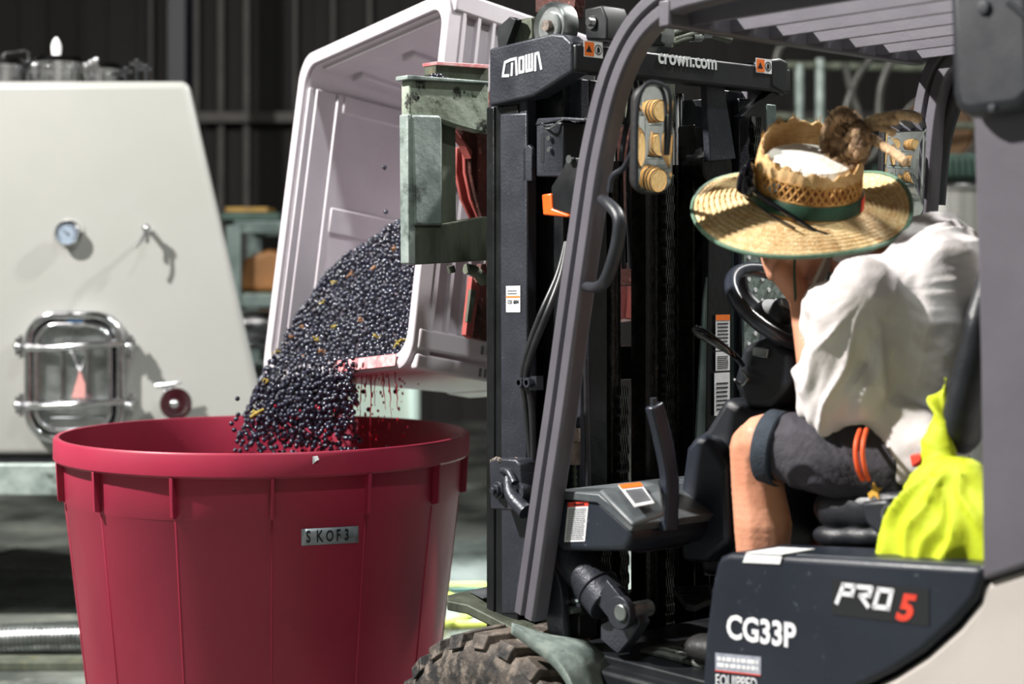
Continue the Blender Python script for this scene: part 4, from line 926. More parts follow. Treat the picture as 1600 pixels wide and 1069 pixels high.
for k in range(9):
    f0 = .28+k*.07; f1 = f0+.035; prism(b, [pa[0].lerp(pa[3], f0).lerp(pa[1].lerp(pa[2], f0), .08)+nn*.0025, pa[0].lerp(pa[3], f0).lerp(pa[1].lerp(pa[2], f0), .92)+nn*.0025, pa[0].lerp(pa[3], f1).lerp(pa[1].lerp(pa[2], f1), .92)+nn*.0025, pa[0].lerp(pa[3], f1).lerp(pa[1].lerp(pa[2], f1), .08)+nn*.0025], nn*.0005)
obj('fine_print', b, M['print'], st)
# the support under the label: moulded shelf
b = B(); prism(b, [p-nn*.004 for p in (PT(935, 770, .16), PT(1030, 752, .16), PT(1038, 806, .04), PT(988, 824, .04))], nn*.012); obj('cowl_shelf', b, M['panel_dusty'], cw, bevel=.006)
# parking brake lever
b = B(); sweep(b, catmull([PT(1022, 632, .12), PT(1036, 690, .12), PT(1046, 750, .12), PT(1044, 830, .12)], 6), [(-.018, -.012), (.018, -.012), (.018, .012), (-.018, .012)], RT); bl = obj('brake_lever', b, M['panel'], fk, bevel=.005)
b = B(); cyl(b, PT(1022, 640, .12), PT(1021, 622, .12), .007, 12); obj('release_button', b, M['plastic'], bl, smooth=True)
# steering column
col = [(1142, 588), (1155, 532), (1198, 522), (1240, 548), (1246, 600), (1215, 700), (1190, 880), (1105, 900), (1062, 870), (1058, 790), (1068, 700), (1090, 668), (1128, 622)]
sc_ = poly('steering_column', [(1158, 540), (1200, 524), (1238, 552), (1240, 605), (1205, 640), (1165, 640), (1142, 600)], RT*.16, M['plastic'], s=.32, bevel=.018, seg=3)
poly('column_cover', [(1132, 618), (1168, 640), (1215, 640), (1215, 760), (1160, 900), (1092, 900), (1072, 690), (1100, 672)], RT*.2, M['plastic'], s=.31, bevel=.02, seg=3)
poly('column_cover', [(1070, 700), (1086, 680), (1106, 684), (1136, 730), (1140, 850), (1104, 880), (1062, 878), (1058, 790)], RT*.24, M['panel'], s=.27, bevel=.016, seg=3)
b = B(); prism(b, [PS(1176, 541, .312), PS(1200, 545, .312), PS(1198, 560, .312), PS(1174, 556, .312)], RT*.02); obj('indicator_window', b, M['stainless_dull'], sc_, bevel=.002)
b = B(); tube(b, [PS(1160, 570, .31), PS(1148, 556, .26), PS(1120, 536, .23), PS(1094, 520, .22), PS(1088, 515, .22)], [.006, .006, .010, .012, .009], 12, sm=5); cyl(b, PS(1086, 513, .22), PS(1090, 517, .22), .008, 12); obj('direction_lever', b, M['lens'], sc_, smooth=True)
b = B(); tube(b, [PS(1148, 594, .305), PS(1160, 602, .3), PS(1168, 592, .3), PS(1160, 580, .305)], .004, 6, sm=4); obj('lever_socket', b, M['stainless_dull'], sc_, smooth=True)
# steering wheel: an inclined ring
wc = PS(1226, 481, .40); wr = .124
wn = (V((0, 0, 1))*.76-FW*.64+RT*-.02).normalized(); wx = (wn.cross(RT)).normalized(); wy = wn.cross(wx)
ringp = [wc+(wx*math.cos(a)+wy*math.sin(a))*wr for a in [2*PI*k/64 for k in range(64)]]
b = B(); tube(b, ringp, .0155, 14, closed=True); sw = obj('steering_wheel', b, M['plastic'], fk, smooth=True)
M['plastic_gloss'] = mat('glossy_black_rim', (44, 48, 58), .26, 0, (36, 40, 50), 12, coat=.4); sw.data.materials[0] = M['plastic_gloss']
hub = wc-wn*.045
b = B(); lathe(b, [(0, 0), (.05, 0), (.055, .015), (.045, .03), (0, .033)], hub, wn, 28)
for a in (.3, 2.4, 4.5): 
    e = wc+(wx*math.cos(a)+wy*math.sin(a))*wr; tube(b, [hub+(e-wc)*.25, hub+(e-wc)*.7+wn*.01, e], [.018, .014, .011], 10, sm=4)
obj('wheel_spokes', b, M['plastic'], sw, smooth=True)
b = B(); kb = wc+(wx*math.cos(5.6)+wy*math.sin(5.6))*wr*.55+wn*.0; kb = PS(1226, 484, .36); lathe(b, [(0, -.02), (.026, -.02), (.028, .0), (.024, .012), (.02, .014), (0, .012)], kb, wn, 24); obj('horn_button', b, M['plastic'], sw, smooth=True)
b = B(); lathe(b, [(0, .0145), (.019, .0145), (.017, .017), (0, .018)], kb, wn, 24); obj('button_cap', b, M['stainless_dull'], sw, smooth=True)
b = B(); cyl(b, hub, PS(1205, 545, .40), .028, 18); obj('column_shaft', b, M['plastic'], sc_, smooth=True)
# rating labels on far mast
for (y0, y1, px0, px1, top) in ((492, 548, 1118, 1140, 1), (550, 580, 1118, 1140, 0), (583, 650, 1116, 1140, 0)):
    o = PT(px0, y1, t0-.155); X = PT(px1, y1, t0-.155)-o; X = RT*X.dot(RT); Yv = UP*(PT(px0, y0, t0-.155)-o).z
    b = B(); plate(b, o, X, Yv, [(0, 0), (1, 0), (1, 1), (0, 1)], -FW*.0006); st = obj('capacity_label', b, M['sticker'], fk)
    b = B(); lines(b, o+X*.12+Yv*.1-FW*.0008, RT, UP, X.length*.76, Yv.length*.7, 7, fill=.35, seed=y0); obj('fine_print', b, M['ink'], st)
    if top: b = B(); plate(b, o-FW*.0008, X, Yv, [(0, .84), (1, .84), (1, 1), (0, 1)], -FW*.0004); obj('label_header', b, M['warn'], st)
b = B(); prism(b, [PT(1108, 330, t0-.15), PT(1142, 330, t0-.15), PT(1142, 900, t0-.15), PT(1100, 900, t0-.15)], FW*.02); obj('mast_channel', b, M['mast_dark'], fk, bevel=.002)
b = B(); prism(b, [PT(1100, 470, t0-.148), PT(1106, 430, t0-.148), PT(1106, 690, t0-.148), PT(1088, 690, t0-.148)], FW*.006); obj('guard_strip', b, M['teal_light'], fk, bevel=.001)
for px in (1146, 1157):
    b = B(); prism(b, [PT(px, 330, t0-.1), PT(px+4, 330, t0-.1), PT(px+4, 760, t0-.1), PT(px, 760, t0-.1)], FW*.01); obj('guide_rail', b, M['teal_light'], fk, bevel=.001)

# --- tilt cylinder, floor, step and fender
b = B(); a = PS(884, 858, .10); e = PS(952, 943, .10); cyl(b, a, a.lerp(e, .62), .043, 32); tl = obj('tilt_cylinder', b, M['mast'], fk, bevel=.004)
b = B(); cyl(b, a.lerp(e, .6), e, .046, 32); cyl(b, a.lerp(e, .72), a.lerp(e, .75), .049, 32); obj('cylinder_head', b, M['mast'], tl, bevel=.003)
dd = (e-a).normalized()
for s_ in (.062, .125):
    b = B(); c = PS(966, 958, s_); lathe(b, [(0, 0), (.034, 0), (.034, .018), (0, .018)], c, RT, 28); box(b, c-dd*.03+RT*.009, dd*.035, dd.cross(RT)*.03, RT*.008); obj('clevis_ear', b, M['mast'], tl, bevel=.002)
b = B(); c = PS(968, 958, .056); cyl(b, c, c+RT*.085, .017, 24); obj('clevis_pin', b, M['stainless_dull'], tl, bevel=.002)
poly('clevis_foot', [(938, 975), (990, 950), (1000, 975), (985, 1000), (965, 1023), (938, 1000)], RT*.03, M['mast'], s=.09, bevel=.003)
b = B(); tube(b, [PS(876, 925, .1), PS(890, 936, .09), PS(905, 936, .09), PS(918, 930, .1)], .008, 8, sm=4); cyl(b, PS(908, 936, .09), PS(918, 932, .095), .011, 6); obj('hydraulic_pipe', b, M['chrome'], fk, smooth=True)
poly('pillar_foot', [(864, 880), (876, 920), (882, 1003), (858, 1003), (852, 960)], RT*.02, M['mast'], s=.06, bevel=.002)
poly('valve_block', [(878, 960), (905, 962), (905, 1000), (880, 1003)], RT*.05, M['black'], s=.09, bevel=.003)
poly('valve_block', [(878, 950), (893, 952), (893, 960), (880, 960)], RT*.03, M['galv'], s=.09, bevel=.002)
FZ = .80-.1
zf = PS(880, 1004, .08).z
fl = B(); boxT(fl, -.75, .40, .10, .84, zf-.05, zf-.012); obj('cab_floor', fl, M['black'], fk, bevel=.004)
b = B(); boxT(b, -.6, .24, .17, .62, zf-.012, zf-.002); obj('floor_mat', b, M['rubbermat'], fk, bevel=.003)
for k in range(14):
    b = B(); s_ = .19+k*.03; boxT(b, -.5, .2, s_, s_+.011, zf-.002, zf+.003); obj('mat_ridge', b, M['rubbermat'], fk)
# step plate over the tyre
b = B(); q = [PZ(698, 930, zf+.035), PZ(765, 915, zf+.035), PZ(800, 922, zf+.02), PZ(858, 1003, zf), PZ(840, 1004, zf), PZ(790, 975, zf+.01), PZ(730, 945, zf+.03), PZ(699, 939, zf+.035)]
prism(b, q, -UP*.022); obj('fender_plate', b, M['galv_dirty'], fk, bevel=.003)
b = B(); prism(b, [PZ(733, 925, zf+.037), PZ(762, 919, zf+.037), PZ(788, 930, zf+.03), PZ(755, 936, zf+.037)], UP*.002); obj('anti_slip_pad', b, M['panel_dusty'], fk)
# tyre
wtc = PS(757, 1082, -.02); TR = (wtc-PS(757, 989, -.02)).length
wtc.z = TR+.0
zsh = PS(757, 989, -.02).z-2*TR
TR = PS(760, 988, -.02).z/2
wtc = PS(760, 988, -.02)-UP*TR
b = B(); lathe(b, [(TR*.56, 0.0), (TR*.62, -.012), (TR*.84, -.014), (TR*.93, .004), (TR*.945, .03), (TR*.945, .19), (TR*.93, .215), (TR*.6, .22), (TR*.56, .2)], wtc, RT, 72); ty = obj('front_tyre', b, M['tyre'], fk, smooth=True)
for k in range(26):
    a = 2*PI*k/26; b = B()
    for (h0, h1, sk, r0_) in ((-.012, .10, .10, .90), (.11, .215, -.10, .93)):
        def q(aa, h, r): return wtc+RT*h+(FW*math.cos(aa)+UP*math.sin(aa))*r
        a0_ = a+(0 if sk > 0 else .12)
        v = [q(a0_, h0, TR*r0_), q(a0_+.13, h0, TR*r0_), q(a0_+.13+sk, h1, TR*.93), q(a0_+sk, h1, TR*.93), q(a0_, h0+.012, TR*.985), q(a0_+.13, h0+.012, TR*.985), q(a0_+.13+sk, h1, TR), q(a0_+sk, h1, TR)]
        vs = [b.verts.new(x) for x in v]
        for f in ((0, 1, 2, 3), (4, 5, 6, 7), (0, 1, 5, 4), (1, 2, 6, 5), (2, 3, 7, 6), (3, 0, 4, 7)): b.faces.new([vs[i] for i in f])
    obj('tread_lug', b, M['tyre'], ty, bevel=.003, seg=2)
b = B(); lathe(b, [(0, .06), (TR*.3, .06), (TR*.34, .02), (TR*.5, .03), (TR*.54, .0), (TR*.58, -.004), (TR*.58, .2), (0, .2)], wtc, RT, 48); obj('wheel_rim', b, M['mud'], ty, smooth=True)
# fender: curved skirt hugging the tyre top, right of the plate
b = B(); rows = []; 
def fd(px, py, s_): return PS(px, py, s_)
outer = [(800, 975), (838, 1003), (862, 1022), (882, 1046), (896, 1075), (900, 1110)]
inner = [(858, 1004), (905, 1000), (930, 1012), (948, 1035), (958, 1069), (962, 1110)]
oa = catmull([PS(x, y, -.045) for x, y in outer], 5); ia = catmull([PS(x, y, .10) for x, y in inner], 5)
for a, c in zip(oa, ia): rows.append([b.verts.new(a-UP*.02), b.verts.new(a), b.verts.new(a.lerp(c, .33)+UP*.004), b.verts.new(a.lerp(c, .66)+UP*.004), b.verts.new(c)])
for r0_, r1_ in zip(rows, rows[1:]):
    for k in range(4): b.faces.new((r0_[k], r0_[k+1], r1_[k+1], r1_[k]))
M['fender'] = mat('dusty_teal_grey_fender', (112, 124, 120), .5, .1, (140, 150, 144), 26, .45, .62, bump=.15, col3=(74, 80, 76), scale3=40); obj('front_fender', b, M['fender'], fk, smooth=True, solid=.006)
b = B(); boxT(b, -.9, .42, .06, .12, zf-.30, zf-.03); obj('chassis_sill', b, M['black'], fk, bevel=.01)
b = B(); boxT(b, -.35, .05, .0, .12, zf-.32, zf-.28); obj('step_tread', b, M['galv_dirty'], fk, bevel=.006)
b = B(); boxT(b, .0, .7, .25, .8, .2, zf-.08); obj('front_axle_housing', b, M['mast_dark'], fk, bevel=.01)
b = B(); lathe(b, [(0, 0), (TR*.95, 0), (TR, .02), (TR, .2), (TR*.95, .22), (0, .22)], wtc+RT*.72, RT, 48); obj('front_tyre', b, M['tyre'], fk, smooth=True)
# pedal
b = B(); q = [PZ(1052, 918, zf+.10), PZ(1112, 913, zf+.10), PZ(1112, 935, zf+.10), PZ(1085, 947, zf+.10), PZ(1072, 944, zf+.10)]; prism(b, q, -UP*.012)
for i in range(9):
    for j in range(4):
        p = PZ(1062+i*5.5+j*2, 919+j*6, zf+.1); box(b, p+UP*.001, RT*.003, FW*.003, UP*.0016)
pd = obj('accelerator_pedal', b, M['plastic'], fk)
b = B(); tube(b, [PZ(1090, 925, zf+.09), PZ(1120, 925, zf+.08), T(.2, .5, zf+.02)], .01, 8); obj('pedal_arm', b, M['black'], pd)

# --- side panel and counterweight
sp_ = .0
pp = [(1118, 882), (1124, 870), (1140, 864), (1300, 872), (1534, 886), (1534, 906), (1524, 936), (1490, 975), (1440, 1020), (1390, 1052), (1340, 1076), (1290, 1100), (1094, 1100), (1100, 1000), (1110, 920)]
panel = poly('side_panel', pp, RT*.16, M['panel'], s=sp_, bevel=.012, seg=4)
b = B(); prism(b, [PS(1245, 869.5, .012), PS(1534, 886.5, .012), PS(1534, 884, .15), PS(1245, 867, .15)], UP*.004); obj('panel_top_strip', b, M['panel_dusty'], panel, bevel=.001)
b = B(); 
zt4 = PS(1200, 866, 0).z
q = [PS(1161, 879, -.0015), PS(1219, 881.5, -.0015), PS(1222, 869, -.0015), PS(1166, 865.5, -.0015)]
prism(b, q, -RT*.0012); q2 = [PS(1166, 866, -.001)+UP*.002, PS(1222, 869, -.001)+UP*.002]; prism(b, [q2[0], q2[1], q2[1]+RT*.09, q2[0]+RT*.09], UP*.0015); obj('tape_patch', b, M['sticker'], panel, label='white tape patch on the panel top')
# PRO5 badge
o = PS(1300, 960, -.0006); X = PS(1452, 979, -.0006)-o; Yv = PS(1302, 905, -.0006)-o
X = FW*-X.length if 0 else X; 
b = B(); plate(b, o, X, UP*Yv.z, [(0, 0), (1, 0), (1, 1), (0, 1)], -RT*.0006); bd = obj('badge', b, M['ink'], panel); M['badge'] = mat('black_badge_film', (30, 31, 34), .4); bd.data.materials[0] = M['badge']
def badge(pts2, m_, nm):
    b = B(); strokes(b, pts2, o-RT*.0008, X, UP*Yv.z, .0080 if nm == 'badge_word' else .0112, .0008); return obj(nm, b, m_, bd)
sl = .06
def sh(l): return [[(x+(y-.4)*sl, y) for x, y in q] for q in l]
badge(sh([[(.06, .36), (.1, .86)], [(.1, .86), (.215, .86), (.205, .62), (.09, .62)], [(.265, .86), (.395, .86), (.385, .66), (.30, .62)], [(.30, .60), (.385, .36)], [(.475, .84), (.605, .84), (.595, .36), (.455, .36), (.475, .84)]]), M['white_paint'], 'badge_word')
text('badge_number', '5', o+X*.665+UP*Yv.z*.10-RT*.0008, X, UP, .060, M['red_cloth'], bd, bold=.04, shear=.3, width=1.12)
X1 = PS(1250, 1013, -.0006)-PS(1135, 996, -.0006)
text('model_lettering', 'CG33P', PS(1135, 996, -.0006), X1, UP, .060, M['white_paint'], panel, bold=.03, width=.93)
o = PS(1118, 1062, -.0006); X = PS(1189, 1070, -.0006)-o; Yv = UP*(PS(1118, 1020, -.0006).z-o.z)
b = B(); plate(b, o, X, Yv, [(0, .32), (1, .32), (1, 1), (0, 1)], -RT*.0006); st = obj('equipment_label', b, M['sticker_grey'], panel)
b = B(); lines(b, o+X*.05+Yv*.45-RT*.0008, X.normalized(), UP, X.length*.9, Yv.z*.46, 2, fill=.6, seed=4); obj('fine_print', b, M['sticker'], st)
b = B(); plate(b, o-RT*.0008, X, Yv, [(0, .32), (1, .32), (1, .36), (0, .36)], -RT*.0004); obj('red_rule', b, M['red_cloth'], st)
text('equipped_lettering', 'EQUIPPED', o-UP*.010-RT*.0006, X, UP, .030, M['white_paint'], panel, bold=.0, width=.76)
cwp = [(1534, 912), (1560, 902), (1750, 850), (1800, 850), (1800, 1300), (1290, 1300), (1290, 1106), (1345, 1082), (1396, 1058), (1446, 1026), (1498, 980), (1530, 940)]
poly('counterweight', cwp, RT*.8, M['cwt'], s=.012, bevel=.012, seg=4)
# --- seat
st_ = thing  # noqa
def remeshed(name, nodesets, m, parent, vox, sm, label=None, R=None):
    b = B()
    for ns in nodesets: chain(b, ns, .35, 2, R)
    return obj(name, b, m, parent, remesh=vox, smit=sm, label=label)
def slab(px0, px1, py, rr, s0=.24, s1=.56):
    out = []
    for k in range(4):
        f = k/3; px = px0+(px1-px0)*f; out.append([(PS(px, py, s0), rr), (PS(px, py, s1), rr)])
    return out
remeshed('seat_cushion', slab(1312, 1440, 796, (.04, .06, .046)), M['seat'], fk, .01, 8)
remeshed('seat_base', slab(1310, 1430, 838, (.04, .06, .027)), M['seat'], fk, .01, 8)
# perforated plate glimpsed through the wheel
b = B(); prism(b, [PT(1163, 392, t0-.16), PT(1262, 392, t0-.16), PT(1262, 600, t0-.16), PT(1163, 600, t0-.16)], FW*.008); pl_ = obj('perforated_plate', b, M['galv'], fk, bevel=.001)
b = B()
for j in range(9):
    for i in range(5):
        c = PT(1170+i*21+(10 if j % 2 else 0), 402+j*17, t0-.161); cyl(b, c, c-FW*.002, .0055, 12)
obj('plate_dots', b, M['sticker'], pl_)
b = B(); boxT(b, -.62, -.2, .26, .6, zf-.02, PS(1360, 850, .24).z); obj('seat_pedestal', b, M['black'], fk, bevel=.01)
b = B(); pz = PS(1364, 764, .185); prism(b, [pz+FW*x+UP*y for x, y in ((.012, -.01), (.003, -.003), (.0, .012), (-.006, .002), (-.018, .003), (-.01, -.006), (-.014, -.018), (-.002, -.012), (.008, -.02))], RT*.004); obj('torn_patch', b, M['mustard'], fk, label='mustard foam showing through a tear in the seat side')
poly('belt_buckle', [(1342, 785), (1386, 780), (1392, 800), (1396, 838), (1370, 838), (1350, 815)], RT*.04, M['plastic'], s=.165, bevel=.008, seg=3)
b = B(); c = PS(1392, 806, .15); lathe(b, [(.016, 0), (.022, 0), (.022, .01), (.016, .01)], c, RT, 20); obj('buckle_eye', b, M['stainless_dull'], fk, smooth=True)
remeshed('seat_back', [[(PS(1505, 660, .2), (.05, .035, .06)), (PS(1540, 520, .2), (.05, .03, .06)), (PS(1562, 420, .24), (.05, .03, .05))], [(PS(1505, 660, .56), (.05, .035, .06)), (PS(1540, 520, .56), (.05, .03, .06)), (PS(1562, 420, .52), (.05, .03, .05))],
    [(PS(1505, 660, .2), (.05, .03, .06)), (PS(1505, 660, .56), (.05, .03, .06))], [(PS(1525, 590, .2), (.05, .03, .06)), (PS(1525, 590, .56), (.05, .03, .06))], [(PS(1540, 510, .2), (.05, .03, .06)), (PS(1540, 510, .56), (.05, .03, .06))]], M['seat'], fk, .012, 6)
# ------------------------------------------------------------------ driver
man = thing('person', 'person in pale shirt and charcoal shorts leaning forward in forklift seat, hand at face', 'person', PS(1400, 790, .38))
def pchain(name, sets, m, vox, sm, parent=man, label=None, extra=None):
    b = B()
    for ns in sets: chain(b, ns, .3, 2)
    if extra: extra(b)
    return obj(name, b, m, parent, remesh=vox, smit=sm, label=label)
head = PS(1268, 345, .29)
neck = PS(1338, 402, .33); chest = PS(1420, 450, .40)
lsh = PS(1350, 462, .21); rsh = PS(1470, 420, .55)
lel = PS(1286, 630, .215); lwr = PS(1253, 466, .25)
palm = PS(1230, 428, .25)
def cap(a, ra, c, rc): return [(a, ra), (c, rc)]
body = [
    cap(neck, .055, head, .06), [(head, (.078, .098, .105)), (head+FW*.02-UP*.02, (.07, .09, .10))],
    cap(chest, (.15, .09, .12), PS(1420, 600, .38), (.13, .09, .12)), cap(PS(1420, 600, .38), .12, PS(1418, 720, .38), (.15, .10, .10)),
    cap(chest, .08, lsh, .055), cap(chest, .08, rsh, .055),
    cap(lsh, .052, lel, .042), cap(lel, .042, lwr, .026), cap(lwr, .026, palm, .032),
    cap(rsh, .052, PS(1400, 610, .58), .042), cap(PS(1400, 610, .58), .04, PS(1292, 500, .52), .027),
    # legs
    cap(PS(1405, 735, .29), .078, PS(1196, 692, .19), .058), [(PS(1196, 692, .19), .056), (PS(1182, 700, .19), .054), (PS(1184, 760, .19), .053), (PS(1192, 820, .19), .058), (PS(1192, 880, .19), .052), (PS(1180, 1010, .19), .036)],
    cap(PS(1430, 735, .47), .078, PS(1300, 700, .58), .058), [(PS(1300, 700, .58), .056), (PS(1300, 820, .58), .05), (PS(1290, 960, .58), .036)],
]
def face(b):
    # nose, ears, chin and mouth on a head that looks forward and down
    fwd = (FW*.85-UP*.45-RT*.1).normalized(); up = (UP*.85+FW*.45).normalized()
    ball(b, head+fwd*.10, (.012, .018, .022), 2); ball(b, head+fwd*.095-up*.045, (.024, .012, .008), 2); ball(b, head+fwd*.07-up*.085, (.03, .03, .025), 2)
    for s_ in (-1, 1):
        ball(b, head+RT*.078*s_-up*.005, (.01, .02, .03), 2); ball(b, head+fwd*.088+RT*.03*s_+up*.012, (.014, .008, .008), 2)
    # left hand: palm against the cheek, fingers curled up the face
    fl = [((0, 0), (8, -26), (-4, -44), .0), ((-9, 2), (-8, -28), (-20, -44), .012), ((-17, 6), (-22, -20), (-32, -36), .024), ((-24, 12), (-32, -8), (-38, -26), .034)]
    for (a, c, e, ds) in fl:
        q0 = PS(1230+a[0], 420+a[1], .245+ds*.4); q1 = PS(1230+c[0], 420+c[1], .237+ds*.4); q2 = PS(1230+e[0], 420+e[1], .25+ds*.4)
        chain(b, [(q0, .0105), (q1, .0098), (q2, .0082)], .3, 2)
    chain(b, [(PS(1248, 434, .255), .013), (PS(1266, 410, .262), .0115), (PS(1272, 392, .27), .0095)], .3, 2)
    # right hand on the wheel rim
    rp = PS(1280, 492, .50); ball(b, rp, (.035, .045, .02), 2)
    for k in range(4): chain(b, [(rp+RT*(-.024+.016*k)+FW*.03, .0095), (rp+RT*(-.026+.017*k)+FW*.06-UP*.012, .009), (rp+RT*(-.024+.016*k)+FW*.05-UP*.034, .0075)], .3, 2)
    chain(b, [(rp-RT*.03, .012), (rp-RT*.05+FW*.02-UP*.015, .009)], .3, 2)
bd_ = pchain('body', body, M['skin'], .0045, 4, extra=face)
# boots
b = B(); f0 = PS(1184, 1030, .19); chain(b, [(f0+UP*.03, (.04, .05, .05)), (f0+FW*.08, (.045, .05, .035)), (f0+FW*.14-UP*.002, (.045, .045, .03))], .3, 2); obj('boot', b, M['rubber'], man, remesh=.006, smit=4)
b = B(); f0 = PS(1282, 985, .58); chain(b, [(f0+UP*.03, (.04, .05, .05)), (f0+FW*.12, (.045, .05, .035)), (f0+FW*.2-UP*.002, (.045, .045, .03))], .3, 2); obj('boot', b, M['rubber'], man, remesh=.006, smit=4)
# shirt: one cloth volume with folds
sh_ = [
    # torso from collar hump to hem
    [(PS(1366, 448, .42), (.09, .06, .045)), (PS(1410, 440, .45), (.12, .065, .07)), (PS(1450, 425, .45), (.14, .09, .112)), (PS(1462, 470, .385), (.185, .105, .13)), (PS(1455, 560, .385), (.17, .105, .12)), (PS(1436, 640, .385), (.165, .10, .09)), (PS(1430, 690, .385), (.165, .09, .06))],
    [(PS(1456, 402, .47), (.11, .08, .09)), (PS(1482, 440, .37), (.13, .09, .10)), (PS(1500, 500, .37), (.13, .06, .12)), (PS(1480, 600, .37), (.13, .06, .08))],
    [(PS(1390, 466, .30), .080), (lsh, .074)], [(PS(1430, 440, .45), .085), (rsh, .078)],
    [(PS(1348, 442, .30), .055), (PS(1390, 425, .42), .065), (PS(1436, 400, .52), .08)],
    # left sleeve
    [(lsh, .074), (PS(1325, 500, .19), .07), (PS(1308, 560, .185), .062), (PS(1298, 618, .185), .056), (PS(1292, 640, .19), .05)],
    [(PS(1330, 470, .2), .058), (PS(1290, 486, .205), .05), (PS(1272, 510, .21), .036)],
    [(PS(1318, 530, .18), .055), (PS(1282, 560, .20), .042), (PS(1268, 600, .205), .036), (PS(1268, 636, .205), .03)],
    [(PS(1345, 600, .2), .045), (PS(1352, 640, .21), .03), (PS(1310, 648, .2), .03)],
    # right sleeve
    [(rsh, .075), (PS(1420, 560, .58), .06), (PS(1395, 620, .58), .052)],
    # hem tail over the hip
    [(PS(1400, 700, .24), (.03, .045, .035)), (PS(1400, 728, .235), (.025, .035, .03)), (PS(1408, 750, .235), (.02, .022, .015))],
    [(PS(1405, 640, .27), (.05, .06, .05)), (PS(1438, 690, .26), (.045, .06, .05)), (PS(1425, 725, .25), (.03, .05, .03))],
    [(PS(1385, 655, .25), (.04, .05, .04)), (PS(1430, 690, .25), (.04, .05, .04)), (PS(1450, 690, .27), (.03, .03, .03))],
]
folds = [((1362, 490), (1372, 600), .175), ((1385, 520), (1378, 620), .19), 
         ((1275, 530), (1310, 540), .15), ((1340, 445), (1310, 465), .15)]
def addfolds(b):
    for k, (a, c, s_) in enumerate(folds):
        p = PS(*a, s_+.020); q = PS(*c, s_+.020); m_ = p.lerp(q, .5)-RT*.005
        chain(b, [(p, .006), (p.lerp(m_, .6), .015), (m_.lerp(q, .4), .014), (q, .005)], .35, 1)
shirt = pchain('shirt', sh_, M['shirt'], .0052, 14, extra=addfolds)
def radial(o, a, amp, ka, kr, seed=0):
    """press long cloth folds that fan out from a pulled point into the cloth"""
    dg = bpy.context.evaluated_depsgraph_get(); me = bpy.data.meshes.new_from_object(o.evaluated_get(dg)); o.modifiers.clear(); o.data = me
    A = PS(*a); off = rootloc(o.parent) if o.parent else V(o.location); nr = [v.normal.copy() for v in me.vertices]
    for v, n in zip(me.vertices, nr):
        q = v.co+off-A; t_, s_, z_ = q.dot(FW), q.dot(RT), q.z; r = math.sqrt(t_*t_+z_*z_); th = math.atan2(z_, t_)
        wv = noise.noise(V((t_*9, z_*9, s_*7+seed)))*.35
        n1 = noise.noise(V((math.cos(th+wv)*ka, math.sin(th+wv)*ka, r*kr+seed+s_*2))); n2 = noise.noise(V((math.cos(th+wv)*ka*2.3, math.sin(th+wv)*ka*2.3, r*kr*1.6+9+seed)))
        f = (1-min(1, abs(n1)*2.4))**1.4+.22*(1-min(1, abs(n2)*3))**1.5
        k = min(1, r/.12)*(1 if t_ > -.05 else max(.38, 1+(t_+.05)*8)); v.co += n*(f-.4)*amp*k*k
    me.polygons.foreach_set('use_smooth', [True]*len(me.polygons)); return o
radial(shirt, (1372, 455, .18), .013, 2.1, 1.6)
# collar
b = B(); tube(b, [PS(1292, 398, .30), PS(1318, 402, .27), PS(1350, 398, .28), PS(1385, 372, .34), PS(1395, 356, .42)], [.006, .012, .015, .014, .01], 10, sm=5); obj('collar', b, M['shirt'], man, smooth=True)
b = B(); sweep(b, catmull([PS(1300, 395, .275), PS(1288, 420, .265), PS(1276, 446, .265), PS(1268, 462, .27)], 5), [(-.012, -.004), (.012, -.004), (.012, .004), (-.012, .004)], RT); obj('placket', b, mat('taupe_cotton', (176, 166, 158), .8), man, smooth=True, label='taupe inner placket strip at the collar')  # placket strip, darker and browner than the shirt cloth
# shorts
ss = [
    [(PS(1418, 728, .38), (.165, .10, .085))]*2,
    [(PS(1412, 728, .29), (.09, .08, .085)), (PS(1330, 716, .245), (.08, .08, .082)), (PS(1262, 706, .215), (.076, .07, .075)), (PS(1232, 701, .20), (.064, .03, .068))],
    [(PS(1430, 728, .47), .09), (PS(1330, 708, .58), .075)],
]
def sfold(b):
    for k, (a, c) in enumerate((((1250, 672), (1244, 735)), ((1290, 668), (1280, 745)), ((1385, 690), (1372, 750)))):
        p = PS(*a, .148); q = PS(*c, .15); chain(b, [(p, .005), (p.lerp(q, .5)-RT*.004, .009), (q, .005)], .35, 1)
radial(pchain('shorts', ss, M['shorts'], .006, 8), (1400, 800, .2), .006, 6, 4)
b = B(); hc = PS(1210, 700, .196); ax = (PS(1196, 696, .19)-PS(1240, 704, .205)).normalized()
lathe(b, [(.070, -.022), (.0735, -.018), (.074, .012), (.071, .016), (.066, .014), (.062, -.022)], hc, ax, 40); hm = obj('hem_band', b, M['shorts_hem'], man, smooth=True); 
b = B(); 
def surf(px, py, s0, c, r): # point pushed onto near side
    return PS(px, py, s0)
for dx in (0, 11):
    tube(b, [PS(1344+dx*.9, 671, .185), PS(1338+dx, 690, .155), PS(1337+dx, 712, .148), PS(1341+dx, 735, .155), PS(1348+dx*.8, 750, .175)], .0042, 8, sm=6)
obj('piping', b, M['orange_cloth'], man, smooth=True, label='two orange piping lines down the shorts')
b = B(); prism(b, [PS(1420, 711, .19), PS(1442, 707, .19), PS(1440, 722, .19), PS(1424, 732, .19)], RT*.02); obj('red_tab', b, M['red_cloth'], man, bevel=.004, label='red cloth tab below the shirt hem')
